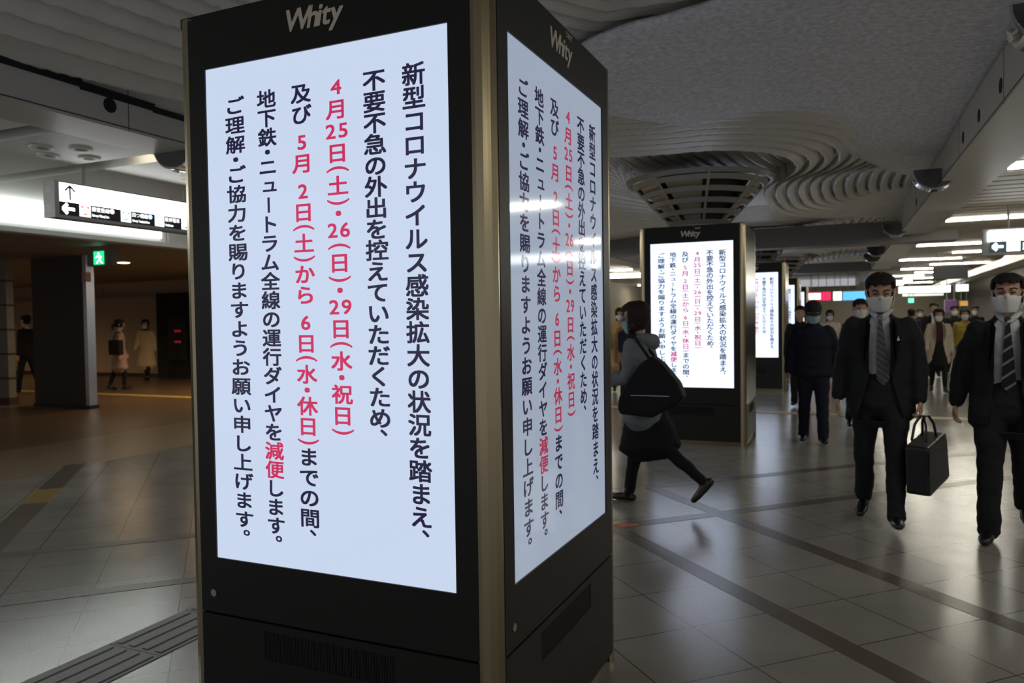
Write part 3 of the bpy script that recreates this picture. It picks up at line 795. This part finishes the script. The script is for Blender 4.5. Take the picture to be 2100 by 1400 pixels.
def head_shell(k, keep, thick=.006, zs=(1., 1.), n=40, rows=30, grow=None, jit=0):
    """part of a shell around the head; keep(ang, z) with ang 0 at the face"""
    a = MB(); V = {}
    for r in range(rows + 1):
        z = -.118 + .232 * r / rows
        rx, ry, yo = head_at(z)
        for i in range(n):
            an = 2 * PI * i / n
            kk = k + (grow(an, z) if grow else 0) + (random.uniform(-jit, jit) if jit else 0)
            V[r, i] = a.bm.verts.new((rx * kk * math.sin(an), yo - ry * kk * math.cos(an), z * (k if z > 0 else 1)))
    for r in range(rows):
        z = -.118 + .232 * (r + .5) / rows
        for i in range(n):
            an = 2 * PI * (i + .5) / n; an = an if an <= PI else an - 2 * PI
            if keep(an, z): a.bm.faces.new((V[r, i], V[r, (i + 1) % n], V[r + 1, (i + 1) % n], V[r + 1, i]))
    if keep(0, .113) or keep(PI, .113): a.bm.faces.new([V[rows, i] for i in range(n)])
    bmesh.ops.delete(a.bm, geom=[v for v in a.bm.verts if not v.link_faces], context='VERTS')
    bmesh.ops.recalc_face_normals(a.bm, faces=a.bm.faces)
    g = bmesh.ops.solidify(a.bm, geom=list(a.bm.faces), thickness=thick)
    return a
M_SKIN = mat('skin', (.42, .24, .16), .5)
M_HAIR = mat('hair_black', (.010, .009, .008), .75, spec=.25)
M_HAIRB = mat('hair_brown', (.026, .012, .010), .7, spec=.3)
M_MASK = mat('mask_white', (.62, .62, .62), .8)
M_MASKB = mat('mask_blue', (.30, .45, .52), .8)
M_EYE = mat('eye_dark', (.02, .015, .012), .3)
def cloth(name, col, rough=.85): return mat('cloth_' + name, col, rough, noise_amt=.12, noise_scale=60, spec=.25)

def person(name, label, x, y, yaw, H, pose, wear, vox=.012, bvox=.006, group=None):
    """local frame faces -Y; +X is the person's left"""
    S = H / 1.70
    lean = RAD(pose.get('lean', 0)); hip0 = Vector((0, 0, .90))
    RL = Matrix.Rotation(lean, 3, 'X')
    def U(p): return hip0 + RL @ (Vector(p) - hip0)
    J = {}
    for s, k in ((1, 'L'), (-1, 'R')):
        hf, kf, ab = [RAD(v) for v in pose.get('leg' + k, (0, 3, 0))]
        h = Vector((.088 * s, 0, .88)); d = Vector((math.sin(ab) * s, -math.sin(hf), -math.cos(hf)))
        kn = h + .415 * d; an = kn + .405 * Vector((math.sin(ab) * s * .6, -math.sin(hf - kf), -math.cos(hf - kf)))
        fp = RAD(pose.get('foot' + k, 0))
        fd = Vector((.12 * s, -math.cos(fp), -math.sin(fp))).normalized()
        dn = Vector((0, math.sin(fp) * -1, -math.cos(fp))); dn = Vector((0, fd.z * 1.0, fd.y)).normalized() if False else Vector((0, math.sin(fp), -math.cos(fp)))
        J[k] = dict(h=h, k=kn, a=an, fd=fd, dn=dn, heel=an - fd * .045 + dn * .055, ball=an + fd * .115 + dn * .065, toe=an + fd * .175 + dn * .066)
        sf, sa, ef = [RAD(v) for v in pose.get('arm' + k, (0, 8, 12))]
        inn = RAD(pose.get('in' + k, 0))
        sh = Vector((.178 * s, .0, 1.375))
        ud = Vector((math.sin(sa) * s, -math.sin(sf) * math.cos(sa), -math.cos(sf) * math.cos(sa)))
        el = sh + .285 * ud
        f2 = sf + ef
        ld = Vector((math.sin(sa * .5 - inn) * s, -math.sin(f2) * math.cos(sa * .5 - inn), -math.cos(f2) * math.cos(sa * .5 - inn)))
        wr = el + .245 * ld
        J[k].update(sh=U(sh), el=U(el), wr=U(wr), hd=(RL @ ld).normalized())
    # drop on the floor
    zmin = min(min(J[k][j].z for j in ('heel', 'ball', 'toe')) for k in 'LR') - .028
    OFF = Vector((0, 0, -zmin))
    hp, hy = [RAD(v) for v in pose.get('head', (0, 0))]
    HC = U(Vector((0, -.015, 1.592)))
    HM = Matrix.Translation(HC) @ Matrix.Rotation(hy, 4, 'Z') @ Matrix.Rotation(hp + lean * .3, 4, 'X') @ Matrix.Scale(1.14, 4)
    root = thing(name, label, 'person', (x, y, 0), yaw, group)
    FIN = Matrix.Diagonal((S, S, S, 1)) @ Matrix.Translation(OFF)
    def put(me, nm, m, parent=root):
        me.transform(FIN); return link(nm, me, m, parent)
    # ---- body, one continuous surface
    b = MB()
    tz = [(.90, .14, .095), (1.02, .125, .085), (1.18, .145, .095), (1.30, .165, .095), (1.38, .15, .075), (1.43, .075, .055)]
    b.tube([U((0, .005, z)) for z, _, _ in tz], [(rx, ry) for _, rx, ry in tz], 20)
    b.tube([U((0, .012, 1.40)), U((0, .005, 1.46)), HM @ Vector((0, .012, -.06))], [.054, .050, .054], 16)
    hv = [HM @ Vector((0, yo, z)) for z, _, _, yo in HEAD]
    b.tube(hv, [(rx, ry) for _, rx, ry, _ in HEAD], 24, front=(HM.to_3x3() @ Vector((0, -1, 0))))
    b.tube([HM @ Vector(p) for p in ((0, -.088, .022), (0, -.102, -.018), (0, -.092, -.03))], [.008, .0135, .010], 10)      # nose
    b.tube([HM @ Vector(p) for p in ((.022, -.083, .030), (-.022, -.083, .030))], [.011, .011], 8, front=(0, 0, 1))     # brow
    b.tube([HM @ Vector(p) for p in ((.018, -.082, -.062), (-.018, -.082, -.062))], [.009, .009], 8, front=(0, 0, 1))   # mouth
    for s in (1, -1):
        b.tube([HM @ Vector(p) for p in ((.073 * s, .016, .026), (.081 * s, .022, .0), (.074 * s, .014, -.032))], [(.008, .016), (.009, .018), (.006, .010)], 10)
    for k, s in (('L', 1), ('R', -1)):
        j = J[k]
        b.tube([j['h'], (j['h'] + j['k']) / 2, j['k'], j['k'] * .7 + j['a'] * .3, j['a']], [.070, .058, .044, .044, .034], 14)
        b.tube([j['heel'] + Vector((0, 0, .012)), j['ball'] + Vector((0, 0, .010)), j['toe'] + Vector((0, 0, .010))], [(.03, .026), (.038, .022), (.022, .014)], 12, front=(0, 0, 1))
        b.tube([j['a'], j['a'] + j['dn'] * .045], [.036, .034], 10)
        b.tube([j['sh'], (j['sh'] + j['el']) / 2, j['el'], j['el'] * .6 + j['wr'] * .4, j['wr']], [.048, .044, .037, .036, .026], 14)
        # hand: palm, four fingers, thumb
        d = j['hd']; out = Vector((s, 0, 0)); out = (out - d * out.dot(d)).normalized()
        fw = d.cross(out).normalized()
        if fw.y > 0: fw = -fw                                    # towards the front: thumb side
        curl = RAD(pose.get('curl' + k, 22)); inn_ = -out
        w = j['wr']
        b.tube([w, w + d * .03, w + d * .075, w + d * .092], [(.024, .018), (.037, .016), (.040, .015), (.036, .012)], 14, front=out)
        for q_, ln in ((.030, .068), (.010, .078), (-.010, .073), (-.030, .056)):
            p = w + d * .088 + fw * q_
            pts = [p]; aa = curl * .5; dd = d
            for seg in (.42, .33, .25):
                dd = (d * math.cos(aa) + inn_ * math.sin(aa)).normalized(); p = p + dd * ln * seg; pts.append(p); aa += curl
            b.tube(pts, [.0090, .0088, .0080, .0068], 8)
        p0 = w + d * .03 + fw * .030
        b.tube([p0, p0 + d * .026 + fw * .022 + inn_ * .010, p0 + d * .055 + fw * .028 + inn_ * .022, p0 + d * .072 + fw * .024 + inn_ * .028], [.013, .011, .0095, .0075], 8)
    put(remesh(b, bvox, 'body', 2), 'body', wear.get('skin', M_SKIN))
    # ---- head items
    hair = wear.get('hair', 'short'); hm = wear.get('hairm', M_HAIR)
    def headpart(a, nm, m):
        for v in a.bm.verts: v.co = HM @ v.co
        if nm == 'hair' and vox < .016:
            me = remesh(a, .0065, nm, 3)
            for v in me.vertices: v.co += v.normal * .006 * noise.noise(Vector((v.co.x * 55, v.co.y * 55, v.co.z * 26)))
            return put(me, nm, m)
        return put(a.mesh(nm, True), nm, m)
    if hair == 'short':
        headpart(head_shell(1.10, lambda an, z: (z > .072 + .012 * noise.noise(Vector((an * 7, 3.3, 0))) - .016 * math.sin(abs(an) * 3) * (abs(an) < 1)) or (abs(an) > 1.15 and z > .028) or (abs(an) > 1.75 and z > -.045 - .02 * (abs(an) > 2.2)), .012, grow=lambda an, z: .10 * max(0, min(1, (z - .03) / .05)) + .03 * (abs(an) > 1.2)), 'hair', hm)
    elif hair == 'bob':
        headpart(head_shell(1.20, lambda an, z: z > .058 or (abs(an) > 1.18 and z > -.112), .016, grow=lambda an, z: .06 * (z > -.09) + .012 * math.sin(an * 11)), 'hair', hm)
    elif hair == 'long':
        headpart(head_shell(1.16, lambda an, z: z > .058 or (abs(an) > .95), .016, grow=lambda an, z: .03), 'hair', hm)
        a = MB(); a.tube([HM @ Vector((0, .075, -.02)), HM @ Vector((0, .085, -.12)), U((0, .10, 1.34)), U((0, .10, 1.24))], [(.075, .035), (.085, .03), (.09, .028), (.06, .02)], 14); put(remesh(a, .012, 'hair_length'), 'hair_length', hm)
    elif hair == 'tied':
        headpart(head_shell(1.11, lambda an, z: z > .058 or (abs(an) > 1.0 and z > -.05), .014), 'hair', hm)
        a = MB(); a.tube([HM @ Vector((0, .10, .01)), HM @ Vector((0, .135, -.04)), HM @ Vector((0, .13, -.13))], [.026, .034, .014], 12); put(a.mesh('ponytail', True), 'ponytail', hm)
    if wear.get('cap'):
        headpart(head_shell(1.10, lambda an, z: (abs(an) > 1.3 and z > -.04 and z < .05), .010), 'hair', hm)
        headpart(head_shell(1.17, lambda an, z: z > .030, .008, grow=lambda an, z: .05), 'cap', wear['cap'])
        a = MB(); a.prism([(.075 * math.sin(t_), -.075 - .085 * math.cos(t_)) for t_ in [(-1.35 + 2.7 * i / 14) for i in range(15)]], .026, .034, M=Matrix.Rotation(.12, 4, 'X'))
        headpart(a, 'cap_visor', wear['cap'])
    if wear.get('mask'):
        headpart(head_shell(1.085, lambda an, z: abs(an) < 1.15 and -.106 < z < -.010 + .014 * (1 - abs(an)), .003, grow=lambda an, z: .19 * max(0, math.cos(an * 1.25)) ** 2 * max(0, 1 - abs(z + .025) / .10)), 'mask', wear['mask'])
        for s in (1, -1):
            a = MB(); a.tube([(.070 * s, -.035, -.012), (.080 * s, .0, .012), (.079 * s, .02, .004)], [.002, .002, .002], 6); a.tube([(.066 * s, -.035, -.075), (.078 * s, .0, -.04), (.079 * s, .018, -.02)], [.002, .002, .002], 6)
            headpart(a, 'mask_loop', wear['mask'])
    if vox < .016:
        for s in (1, -1):
            a = MB(); a.tube([(.022 * s, -.0865, .012), (.040 * s, -.080, .012)], [(.0042, .0055)] * 2, 8); headpart(a, 'eye', M_EYE)
            a = MB(); a.tube([(.014 * s, -.098, .033), (.034 * s, -.092, .038), (.050 * s, -.078, .032)], [.0035, .004, .0025], 8); headpart(a, 'eyebrow', hm)
    if wear.get('glasses'):
        for s in (1, -1):
            a = MB(); a.tube([(.012 * s, -.104, .012), (.012 * s, -.104, -.014), (.048 * s, -.094, -.016), (.052 * s, -.092, .014), (.012 * s, -.104, .014)], [.002] * 5, 6); a.tube([(.052 * s, -.09, .012), (.08 * s, .01, .014)], [.002, .002], 6)
            headpart(a, 'spectacles', M_EYE)
    # ---- trousers or legwear
    tr = wear.get('trousers')
    if tr:
        a = MB(); f = wear.get('leg_fit', 1.0)
        a.tube([(0, .008, .80), (0, .01, .88), U((0, .006, .99)), U((0, .004, 1.03))], [(.165, .125), (.172, .128), (.152, .115), (.145, .108)], 20)
        for k in 'LR':
            j = J[k]; hem = j['a'] + (j['a'] - j['k']).normalized() * .035
            a.tube([j['h'], j['h'] * .5 + j['k'] * .5, j['k'], j['k'] * .55 + hem * .45, hem], [.098 * f, .086 * f, .069 * f, .064 * f, .060 * f if f >= 1 else .05 * f], 16)
        put(remesh(a, vox, 'trousers'), 'trousers', tr)
    if wear.get('tights'):
        a = MB()
        for k in 'LR':
            j = J[k]; a.tube([j['h'], j['k'], j['k'] * .6 + j['a'] * .4, j['a']], [.085, .058, .057, .042], 14)
        put(remesh(a, vox, 'tights'), 'tights', wear['tights'])
    for k in 'LR':
        j = J[k]; a = MB()
        a.tube([j['heel'] + Vector((0, 0, .006)), j['heel'] * .5 + j['ball'] * .5 + Vector((0, 0, .012)), j['ball'] + Vector((0, 0, .006)), j['toe'] + Vector((0, 0, .003))], [(.037, .036), (.041, .040), (.047, .032), (.030, .024)], 16, front=(0, 0, 1))
        a.tube([j['a'] + j['dn'] * .02, j['a'] - j['dn'] * .03], [.044, .042], 14)
        put(remesh(a, max(vox * .8, .008), 'shoe'), 'shoe', wear.get('shoes', mat('leather_black', (.012, .011, .011), .25)))
    # ---- upper wear
    top = wear.get('top'); style = wear.get('style', 'suit')
    hem = wear.get('hem', .76); fl = wear.get('flare', 0.)
    if wear.get('skirt'):
        a = MB(); z1 = wear.get('skirt_hem', .52)
        mid = (J['L']['k'] + J['R']['k']) / 2
        def legc(z):
            t = max(0, min(1, (.88 - z) / .42)); return Vector((0, mid.y * t, z)), abs(J['L']['k'].y - J['R']['k'].y) / 2 * t
        pts, rr = [], []
        for z in (1.0, .90, .80, .70, .60, z1):
            if z < z1: continue
            c, sp = legc(z); pts.append(c + Vector((0, .005, 0))); rr.append((.155 + (.9 - z) * .10, .12 + sp + .02))
        a.tube(pts, rr, 20); put(remesh(a, vox, 'skirt'), 'skirt', wear['skirt'])
    if style == 'suit':
        a = MB()
        tz = [(.99, .145, .100), (1.10, .150, .106), (1.22, .165, .113), (1.32, .17, .108), (1.39, .135, .082), (1.435, .070, .062)]
        a.tube([U((0, .004, z)) for z, _, _ in tz], [(rx, ry) for _, rx, ry in tz], 20)
        put(remesh(a, vox, 'shirt'), 'shirt', wear['shirt'])
        a = MB()
        for s in (1, -1):
            a.tube([U((.008 * s, -.075, 1.415)), U((.045 * s, -.055, 1.455)), U((.062 * s, .005, 1.475)), U((.03 * s, .055, 1.475))], [(.018, .006), (.02, .006), (.02, .006), (.018, .006)], 8)
        put(a.mesh('collar', True), 'collar', wear['shirt'])
    sk = wear.get('bulk', 1.0)
    if top:
        a = MB()
        prof = [(1.43, .085, .066), (1.395, .150, .088), (1.33, .195, .116), (1.22, .198, .128), (1.10, .184, .126), (1.0, .182, .126), (.90, .192, .132), (.82, .200, .138), (.74, .206, .142), (.62, .212, .150), (.52, .22, .16), (.42, .23, .17)]
        pts, rr = [], []
        for z, rx, ry in prof:
            if z < hem - .01: continue
            e = max(0, .95 - z) * fl
            p = U((0, .006, z)) if z > .88 else Vector((0, .006 + (U((0, 0, .88)).y), z))
            pts.append(p); rr.append(((rx + e) * sk, (ry + e) * sk))
        a.tube(pts, rr, 28)
        for k, s in (('L', 1), ('R', -1)):
            j = J[k]; f = wear.get('sleeve', 1.0); e = j['wr'] - (j['wr'] - j['el']).normalized() * .0
            a.tube([j['sh'] + U((0, 0, 0)) * 0 + Vector((-.02 * s, 0, .0)), j['sh'] * .45 + j['el'] * .55, j['el'], j['el'] * .5 + e * .5, e], [.070 * f, .066 * f, .058 * f, .054 * f, .047 * f], 16)
        me = remesh(a, vox, 'jacket' if style != 'coat' else 'coat')
        if style == 'suit':
            bm = bmesh.new(); bm.from_mesh(me); RLi = RL.inverted(); dele = []
            op = wear.get('open', .055)
            for fce in bm.faces:
                c = fce.calc_center_median(); c = hip0 + RLi @ (c - hip0)
                if c.y < -.02 and c.z > .70:
                    if c.z > 1.02: w_ = op + (c.z - 1.02) * (.02) * (1 if c.z < 1.36 else 1) - max(0, c.z - 1.34) * .15
                    else: w_ = op + (1.02 - c.z) * wear.get('spread', .25)
                    if abs(c.x + wear.get('shift', 0)) < w_ and c.z < 1.44: dele.append(fce)
            bmesh.ops.delete(bm, geom=dele, context='FACES')
            for _ in range(3):
                bd = {v for e in bm.edges if e.is_boundary for v in e.verts}
                new = {}
                for v in bd:
                    nb = [e.other_vert(v) for e in v.link_edges if e.is_boundary]
                    if len(nb) == 2: new[v] = v.co * .4 + (nb[0].co + nb[1].co) * .3
                for v, c in new.items(): v.co = c
            bmesh.ops.solidify(bm, geom=list(bm.faces), thickness=.006)
            bm.to_mesh(me); bm.free()
            for p in me.polygons: p.use_smooth = True
        jk = put(me, 'coat' if style == 'coat' else 'jacket', top)
        if style == 'suit':
            op = wear.get('open', .055)
            for s in (1, -1):                                   # lapels
                a = MB(); P = [(op + .000, 1.03, -.137), (op + .030, 1.10, -.140), (op + .052, 1.24, -.139), (op + .060, 1.29, -.134), (op + .030, 1.31, -.132), (op + .040, 1.36, -.116), (op + .012, 1.42, -.075), (op - .012, 1.38, -.106), (op - .004, 1.25, -.137), (op - .004, 1.12, -.139)]
                vs = [a.bm.verts.new(U((x_ * s - wear.get('shift', 0), y_ * sk - .002, z_))) for x_, z_, y_ in P]; a.bm.faces.new(vs)
                bmesh.ops.solidify(a.bm, geom=list(a.bm.faces), thickness=.005); put(a.mesh('lapel'), 'lapel', top, )
    if wear.get('tie'):
        a = MB()
        P = [(.016, 1.425, -.083), (.013, 1.40, -.099), (.020, 1.33, -.123), (.030, 1.20, -.131), (.040, 1.04, -.124), (.041, 1.0, -.121), (.0, .955, -.121)]
        tx = wear.get('tie_shift', 0)
        L_ = [U((-w_ + tx * (1.42 - z_), y_, z_)) for w_, z_, y_ in P]; R_ = [U((w_ + tx * (1.42 - z_), y_, z_)) for w_, z_, y_ in P]
        lv = [a.bm.verts.new(p) for p in L_]; rv = [a.bm.verts.new(p) for p in R_[:-1]] + [None]; rv[-1] = lv[-1]
        for i in range(len(P) - 2): a.bm.faces.new((lv[i], rv[i], rv[i + 1], lv[i + 1]))
        i = len(P) - 2; a.bm.faces.new((lv[i], rv[i], lv[i + 1]))
        bmesh.ops.solidify(a.bm, geom=list(a.bm.faces), thickness=.006)
        t_ = put(a.mesh('tie'), 'tie', wear['tie'])
        a = MB(); a.tube([U((0, -.079, 1.437)), U((0, -.094, 1.412))], [(.020, .012), (.013, .010)], 10); put(a.mesh('tie_knot', True), 'tie_knot', wear['tie'], t_)
    if wear.get('pin'):
        a = MB(); a.lathe([(1e-4, -.004), (.008, -.002), (.009, .002), (1e-4, .005)], n=12, M=Matrix.Translation(U((.115, -.136 * sk, 1.275))) @ Matrix.Rotation(PI / 2, 4, 'X')); a.box(-.003, .003, -.004, .001, .008, .022, M=Matrix.Translation(U((.115, -.136 * sk, 1.275))))
        put(a.mesh('lapel_pin'), 'lapel_pin', mat('pin_gold', (.75, .62, .48), .4, .2))
    if wear.get('scarf'):
        a = MB(); a.tube([U((math.sin(t_) * .075, .01 - math.cos(t_) * .075, 1.435 + .012 * math.cos(t_))) for t_ in [2 * PI * i / 14 for i in range(15)]], [.032] * 15, 10)
        put(remesh(a, max(vox, .010), 'scarf'), 'scarf', wear['scarf'])
    if wear.get('hood'):
        a = MB(); a.tube([U((-.10, .02, 1.43)), U((-.07, .10, 1.405)), U((0, .135, 1.385)), U((.07, .10, 1.405)), U((.10, .02, 1.43))], [(.035, .04), (.05, .055), (.055, .07), (.05, .055), (.035, .04)], 14, front=(0, 0, 1))
        put(remesh(a, max(vox, .010), 'hood'), 'hood', top)
    if wear.get('cuff'):
        for k in 'LR':
            j = J[k]; a = MB(); d = j['hd']; a.tube([j['wr'] - d * .02, j['wr'] + d * .014], [.036, .035], 14, caps=True); put(a.mesh('cuff', True), 'cuff', wear['cuff'])
    def world(p): return Matrix.Translation((x, y, 0)) @ Matrix.Rotation(yaw, 4, 'Z') @ FIN @ Vector(p)
    J['world'] = world; J['U'] = U; J['root'] = root
    return J
suit1 = cloth('suit_black', (.0135, .0145, .0165)); suit2 = cloth('suit_charcoal', (.011, .0115, .014))
shirtw = cloth('shirt_pale', (.46, .48, .50)); navy = cloth('navy', (.010, .012, .024)); blackc = cloth('black', (.008, .008, .010))
tie1 = stripes('tie_grey', (.20, .19, .20), (.11, .105, .12), .035, .014, (.6, 0, .8)); tie2 = stripes('tie_dark', (.025, .02, .026), (.36, .34, .36), .066, .014, (-.62, 0, .78))

A = person('person', 'man in an open dark suit with pale shirt and grey tie, carrying a briefcase', 1.75, 4.02, RAD(-4), 1.715,
    dict(legL=(9, 3, 1), legR=(-8, 20, 3), footL=-4, footR=24, armL=(3, 12, 8), armR=(-6, 14, 12), curlL=62, curlR=26, head=(13, 4), lean=2, inL=4),
    dict(top=suit1, style='suit', shirt=shirtw, tie=tie1, tie_shift=.05, trousers=suit1, mask=M_MASK, pin=True, hem=.73, open=.070, spread=.26, bulk=1.10, shift=.0, sleeve=1.06))
B = person('person', 'man in a dark suit with a broad striped tie, cut by the right edge', 2.50, 3.90, RAD(-10), 1.70,
    dict(legR=(8, 4, 1), legL=(-14, 26, 1), footR=0, footL=26, armR=(-10, 17, 10), armL=(8, 12, 14), curlR=40, curlL=30, head=(2, -2), lean=1),
    dict(top=suit2, style='suit', shirt=shirtw, tie=tie2, tie_shift=.02, trousers=suit2, mask=M_MASK, pin=True, hem=.74, open=.075, spread=.14, bulk=1.14, leg_fit=1.12, sleeve=1.06))
coatg = cloth('coat_grey', (.17, .185, .20))
Wm = person('person', 'woman in a hooded grey coat striding left past the second pillar', .035, 3.98, RAD(-93), 1.585,
    dict(legR=(13, 3, 0), legL=(-30, 20, 0), footR=-2, footL=48, armL=(12, 6, 76), armR=(10, 6, 80), curlL=50, curlR=50, inL=16, inR=16, head=(4, 0), lean=4),
    dict(top=coatg, style='coat', hem=.70, flare=.14, bulk=1.10, sleeve=1.1, trousers=blackc, leg_fit=.86, skirt=blackc, skirt_hem=.50, hair='bob', hairm=M_HAIRB, mask=M_MASKB, scarf=navy, hood=True, glasses=True, cuff=cloth('mint', (.20, .36, .38)), shoes=mat('shoe_brown', (.018, .012, .010), .35)), vox=.011)
Cp = person('person', 'man in a dark cap and navy work jacket walking behind the suited men', 1.14, 7.62, RAD(4), 1.60,
    dict(legL=(5, 4, 2), legR=(-7, 10, 2), footR=10, armL=(-4, 16, 14), armR=(-6, 16, 16), head=(14, 2), lean=5),
    dict(top=navy, style='jacket', hem=.78, bulk=1.20, sleeve=1.2, trousers=cloth('navy_trousers', (.012, .014, .026)), leg_fit=1.12, cap=cloth('cap', (.022, .024, .030)), mask=M_MASKB), vox=.013)

# ---- what they carry
def bag_tote():
    M = Matrix.Translation((.0, 0, 0))
    t = thing('shoulder_bag', 'large black shoulder bag slung over the back of the woman in grey', 'bag', (.17, 3.66, .80))
    a = MB()
    out = [(-.235, .015), (-.215, -.025), (.03, -.045), (.23, .07), (.265, .12), (.225, .22), (.11, .36), (.03, .42), (-.06, .36), (-.16, .22), (-.225, .10)]
    a.prism(out, -.075, .075, M=Matrix.Rotation(PI / 2, 4, 'X'))
    me = remesh(a, .012, 'bag_body', 6); link('bag_body', me, cloth('bag_black', (.006, .006, .008), .7), t)
    w = Wm['world']; sh = w(Wm['L']['sh'] + Vector((-.05, .0, .085)))
    loc = Vector((.17, 3.66, .80))
    a = MB(); a.tube([Vector((.02, -.04, .38)), sh - loc + Vector((.02, -.06, -.02)), sh - loc + Vector((0, .02, .012)), sh - loc + Vector((.05, .10, -.06)), Vector((.05, .08, .36))], [(.012, .005)] * 5, 8)
    a.build('strap', cloth('strap_black', (.01, .01, .012)), t, smooth=True)
    a = MB(); a.box(-.13, .16, -.079, -.074, .12, .124); a.build('zip', M_LOCK, t)
bag_tote()
hw = A['world'](A['L']['wr'] + A['L']['hd'] * .105)
t = thing('briefcase', 'black soft briefcase hanging from the hand of the suited man', 'bag', (hw.x + .02, hw.y, hw.z), RAD(68))
a = MB(); P = [(-.20, -.16), (.17, -.145), (.20, -.20), (.215, -.44), (.20, -.455), (-.19, -.47), (-.215, -.45)]
a.prism([(px_, pz_ * 1.1) for px_, pz_ in P], -.075, .075, M=Matrix.Translation((.02, 0, -.0)) @ Matrix.Rotation(RAD(-8), 4, 'Y') @ Matrix.Rotation(PI / 2, 4, 'X'))
link('bag_body', remesh(a, .010, 'bag_body', 4), mat('bag_leather', (.010, .010, .011), .38), t)
for yy in (-.045, .045):
    MB().tube([(-.10, yy, -.165), (-.075, yy * .8, -.06), (-.04, yy * .25, -.005), (.05, yy * .25, -.005), (.08, yy * .8, -.06), (.11, yy, -.165)], [.009] * 6, 8).build('handle', MATS['bag_leather'], t, smooth=True)
MB().box(-.15, .18, -.083, -.075, -.40, -.24).build('pocket', MATS['bag_leather'], t, bevel=.003)
MB().tube([(.20, 0, -.17), (.245, 0, -.185)], [.007, .007], 8).build('zip_pull', M_LOCK, t)

# ---- the rest of the crowd
def walker(label, u, y, yaw, H, wear, phase=1, group=None, **kw):
    x = ray_at_y(u, y)
    ps = dict(legL=(14 * phase, 4, 1), legR=(-12 * phase, 14, 1), footR=14 if phase > 0 else -4, footL=-4 if phase > 0 else 14, armL=(-10 * phase, 9, 16), armR=(12 * phase, 9, 16), head=(4, 0))
    ps.update(kw)
    return person('person', label, x, y, RAD(yaw), H, ps, wear, vox=.017, bvox=.0105, group=group)
C_ = cloth
walker('person in a long dark coat walking close behind the man with the briefcase', 1764, 9.0, 6, 1.66, dict(top=blackc, style='coat', hem=.62, flare=.1, bulk=1.1, trousers=blackc, mask=M_MASK))
walker('woman in a cream coat with long dark hair far behind the man in the cap', 1702, 16.6, 8, 1.56, dict(top=C_('cream', (.50, .44, .33)), style='coat', hem=.55, flare=.1, bulk=1.06, tights=blackc, hair='long', mask=M_MASK), -1)
walker('dark-haired person mostly hidden behind the man in the cap', 1641, 11.5, 0, 1.60, dict(top=blackc, style='jacket', trousers=blackc, hair='short'), -1)
walker('woman in a beige cardigan and dark dress between the two suited men', 1925, 14.6, 2, 1.55, dict(top=C_('beige_cardigan', (.42, .36, .28)), style='suit', shirt=C_('wine', (.05, .018, .022)), open=.07, spread=.2, hem=.60, skirt=blackc, skirt_hem=.55, tights=blackc, hair='bob', mask=M_MASK, bulk=1.06), 1)
walker('man in a dark jacket and open pale shirt, far between the two suited men', 1915, 18.5, -2, 1.70, dict(top=suit1, style='suit', shirt=shirtw, trousers=suit1, hair='short', open=.06), -1)
walker('dark-clothed person far left of the second suited man', 1957, 20, 4, 1.66, dict(top=blackc, style='jacket', trousers=blackc, hair='short', mask=M_MASK), 1)
walker('woman in a mustard yellow top far left of the second suited man', 1979, 16.5, -4, 1.54, dict(top=C_('mustard', (.24, .17, .03)), style='jacket', trousers=blackc, hair='bob', mask=M_MASK), -1)
walker('dark figure seen beside the head of the second suited man', 1999, 22.5, 0, 1.66, dict(top=blackc, style='jacket', trousers=blackc, hair='short', mask=M_MASK), 1)
walker('person with grey hair far right of the man with the briefcase', 1869, 20.5, 170, 1.58, dict(top=navy, style='jacket', trousers=blackc, hair='short'), -1)
walker('person in navy standing far off beside the pale shopfront', 1886, 25, 4, 1.62, dict(top=navy, style='coat', hem=.6, trousers=blackc, hair='short', mask=M_MASK), 1)
walker('person in a tan coat seen between the near pillar and the woman in grey', 1271, 13.0, 20, 1.66, dict(top=C_('tan', (.42, .26, .11)), style='coat', hem=.48, flare=.1, bulk=1.1, trousers=blackc, hair='long', mask=M_MASK), 1)
N_ = walker('woman in brown holding a navy bag just ahead of the woman in grey', 1291, 9.6, 15, 1.58, dict(top=C_('brown', (.26, .15, .07)), style='coat', hem=.5, trousers=blackc, hair='bob', mask=M_MASK), -1)
t = thing('shoulder_bag', 'navy cloth bag carried in front of the woman in brown', 'bag', (ray_at_y(1293, 9.4), 9.33, .98))
MB().box(-.17, .17, -.05, .05, 0, .33).build('bag_body', navy, t, bevel=.02)
MB().tube([(-.1, 0, .33), (-.06, .05, .48), (.06, .05, .48), (.1, 0, .33)], [.01] * 4, 8).build('strap', navy, t)
# brown passage
walker('man in a dark suit stepping behind the brown stone pillar', 53, 9.3, -82, 1.72, dict(top=suit1, style='suit', shirt=shirtw, trousers=suit1, hair='short'), 1)
K = walker('woman in a pink coat walking away with a dark shoulder bag', 243, 10.4, 150, 1.58, dict(top=C_('pinkbeige', (.30, .21, .17)), style='coat', hem=.50, flare=.06, bulk=1.06, tights=blackc, hair='tied'), -1)
p = K['world'](K['U']((-.06, .18, 1.0)))
t = thing('shoulder_bag', 'black bag on the back of the woman in the pink coat', 'bag', (ray_at_y(236, 10.08), 10.08, .84))
a = MB(); a.box(-.17, .17, -.07, .07, 0, .34); link('bag_body', remesh(a, .02, 'bag_body', 5), blackc, t)
MB().tube([(-.1, 0, .30), (-.02, .03, .52), (.08, .06, .50)], [.012] * 3, 8).build('strap', blackc, t)
walker('woman in a beige trench coat and white mask walking towards the camera', 298, 12.8, 28, 1.60, dict(top=C_('trench', (.55, .41, .22)), style='coat', hem=.36, flare=.04, bulk=1.1, tights=blackc, hair='bob', mask=M_MASK, scarf=blackc), 1)
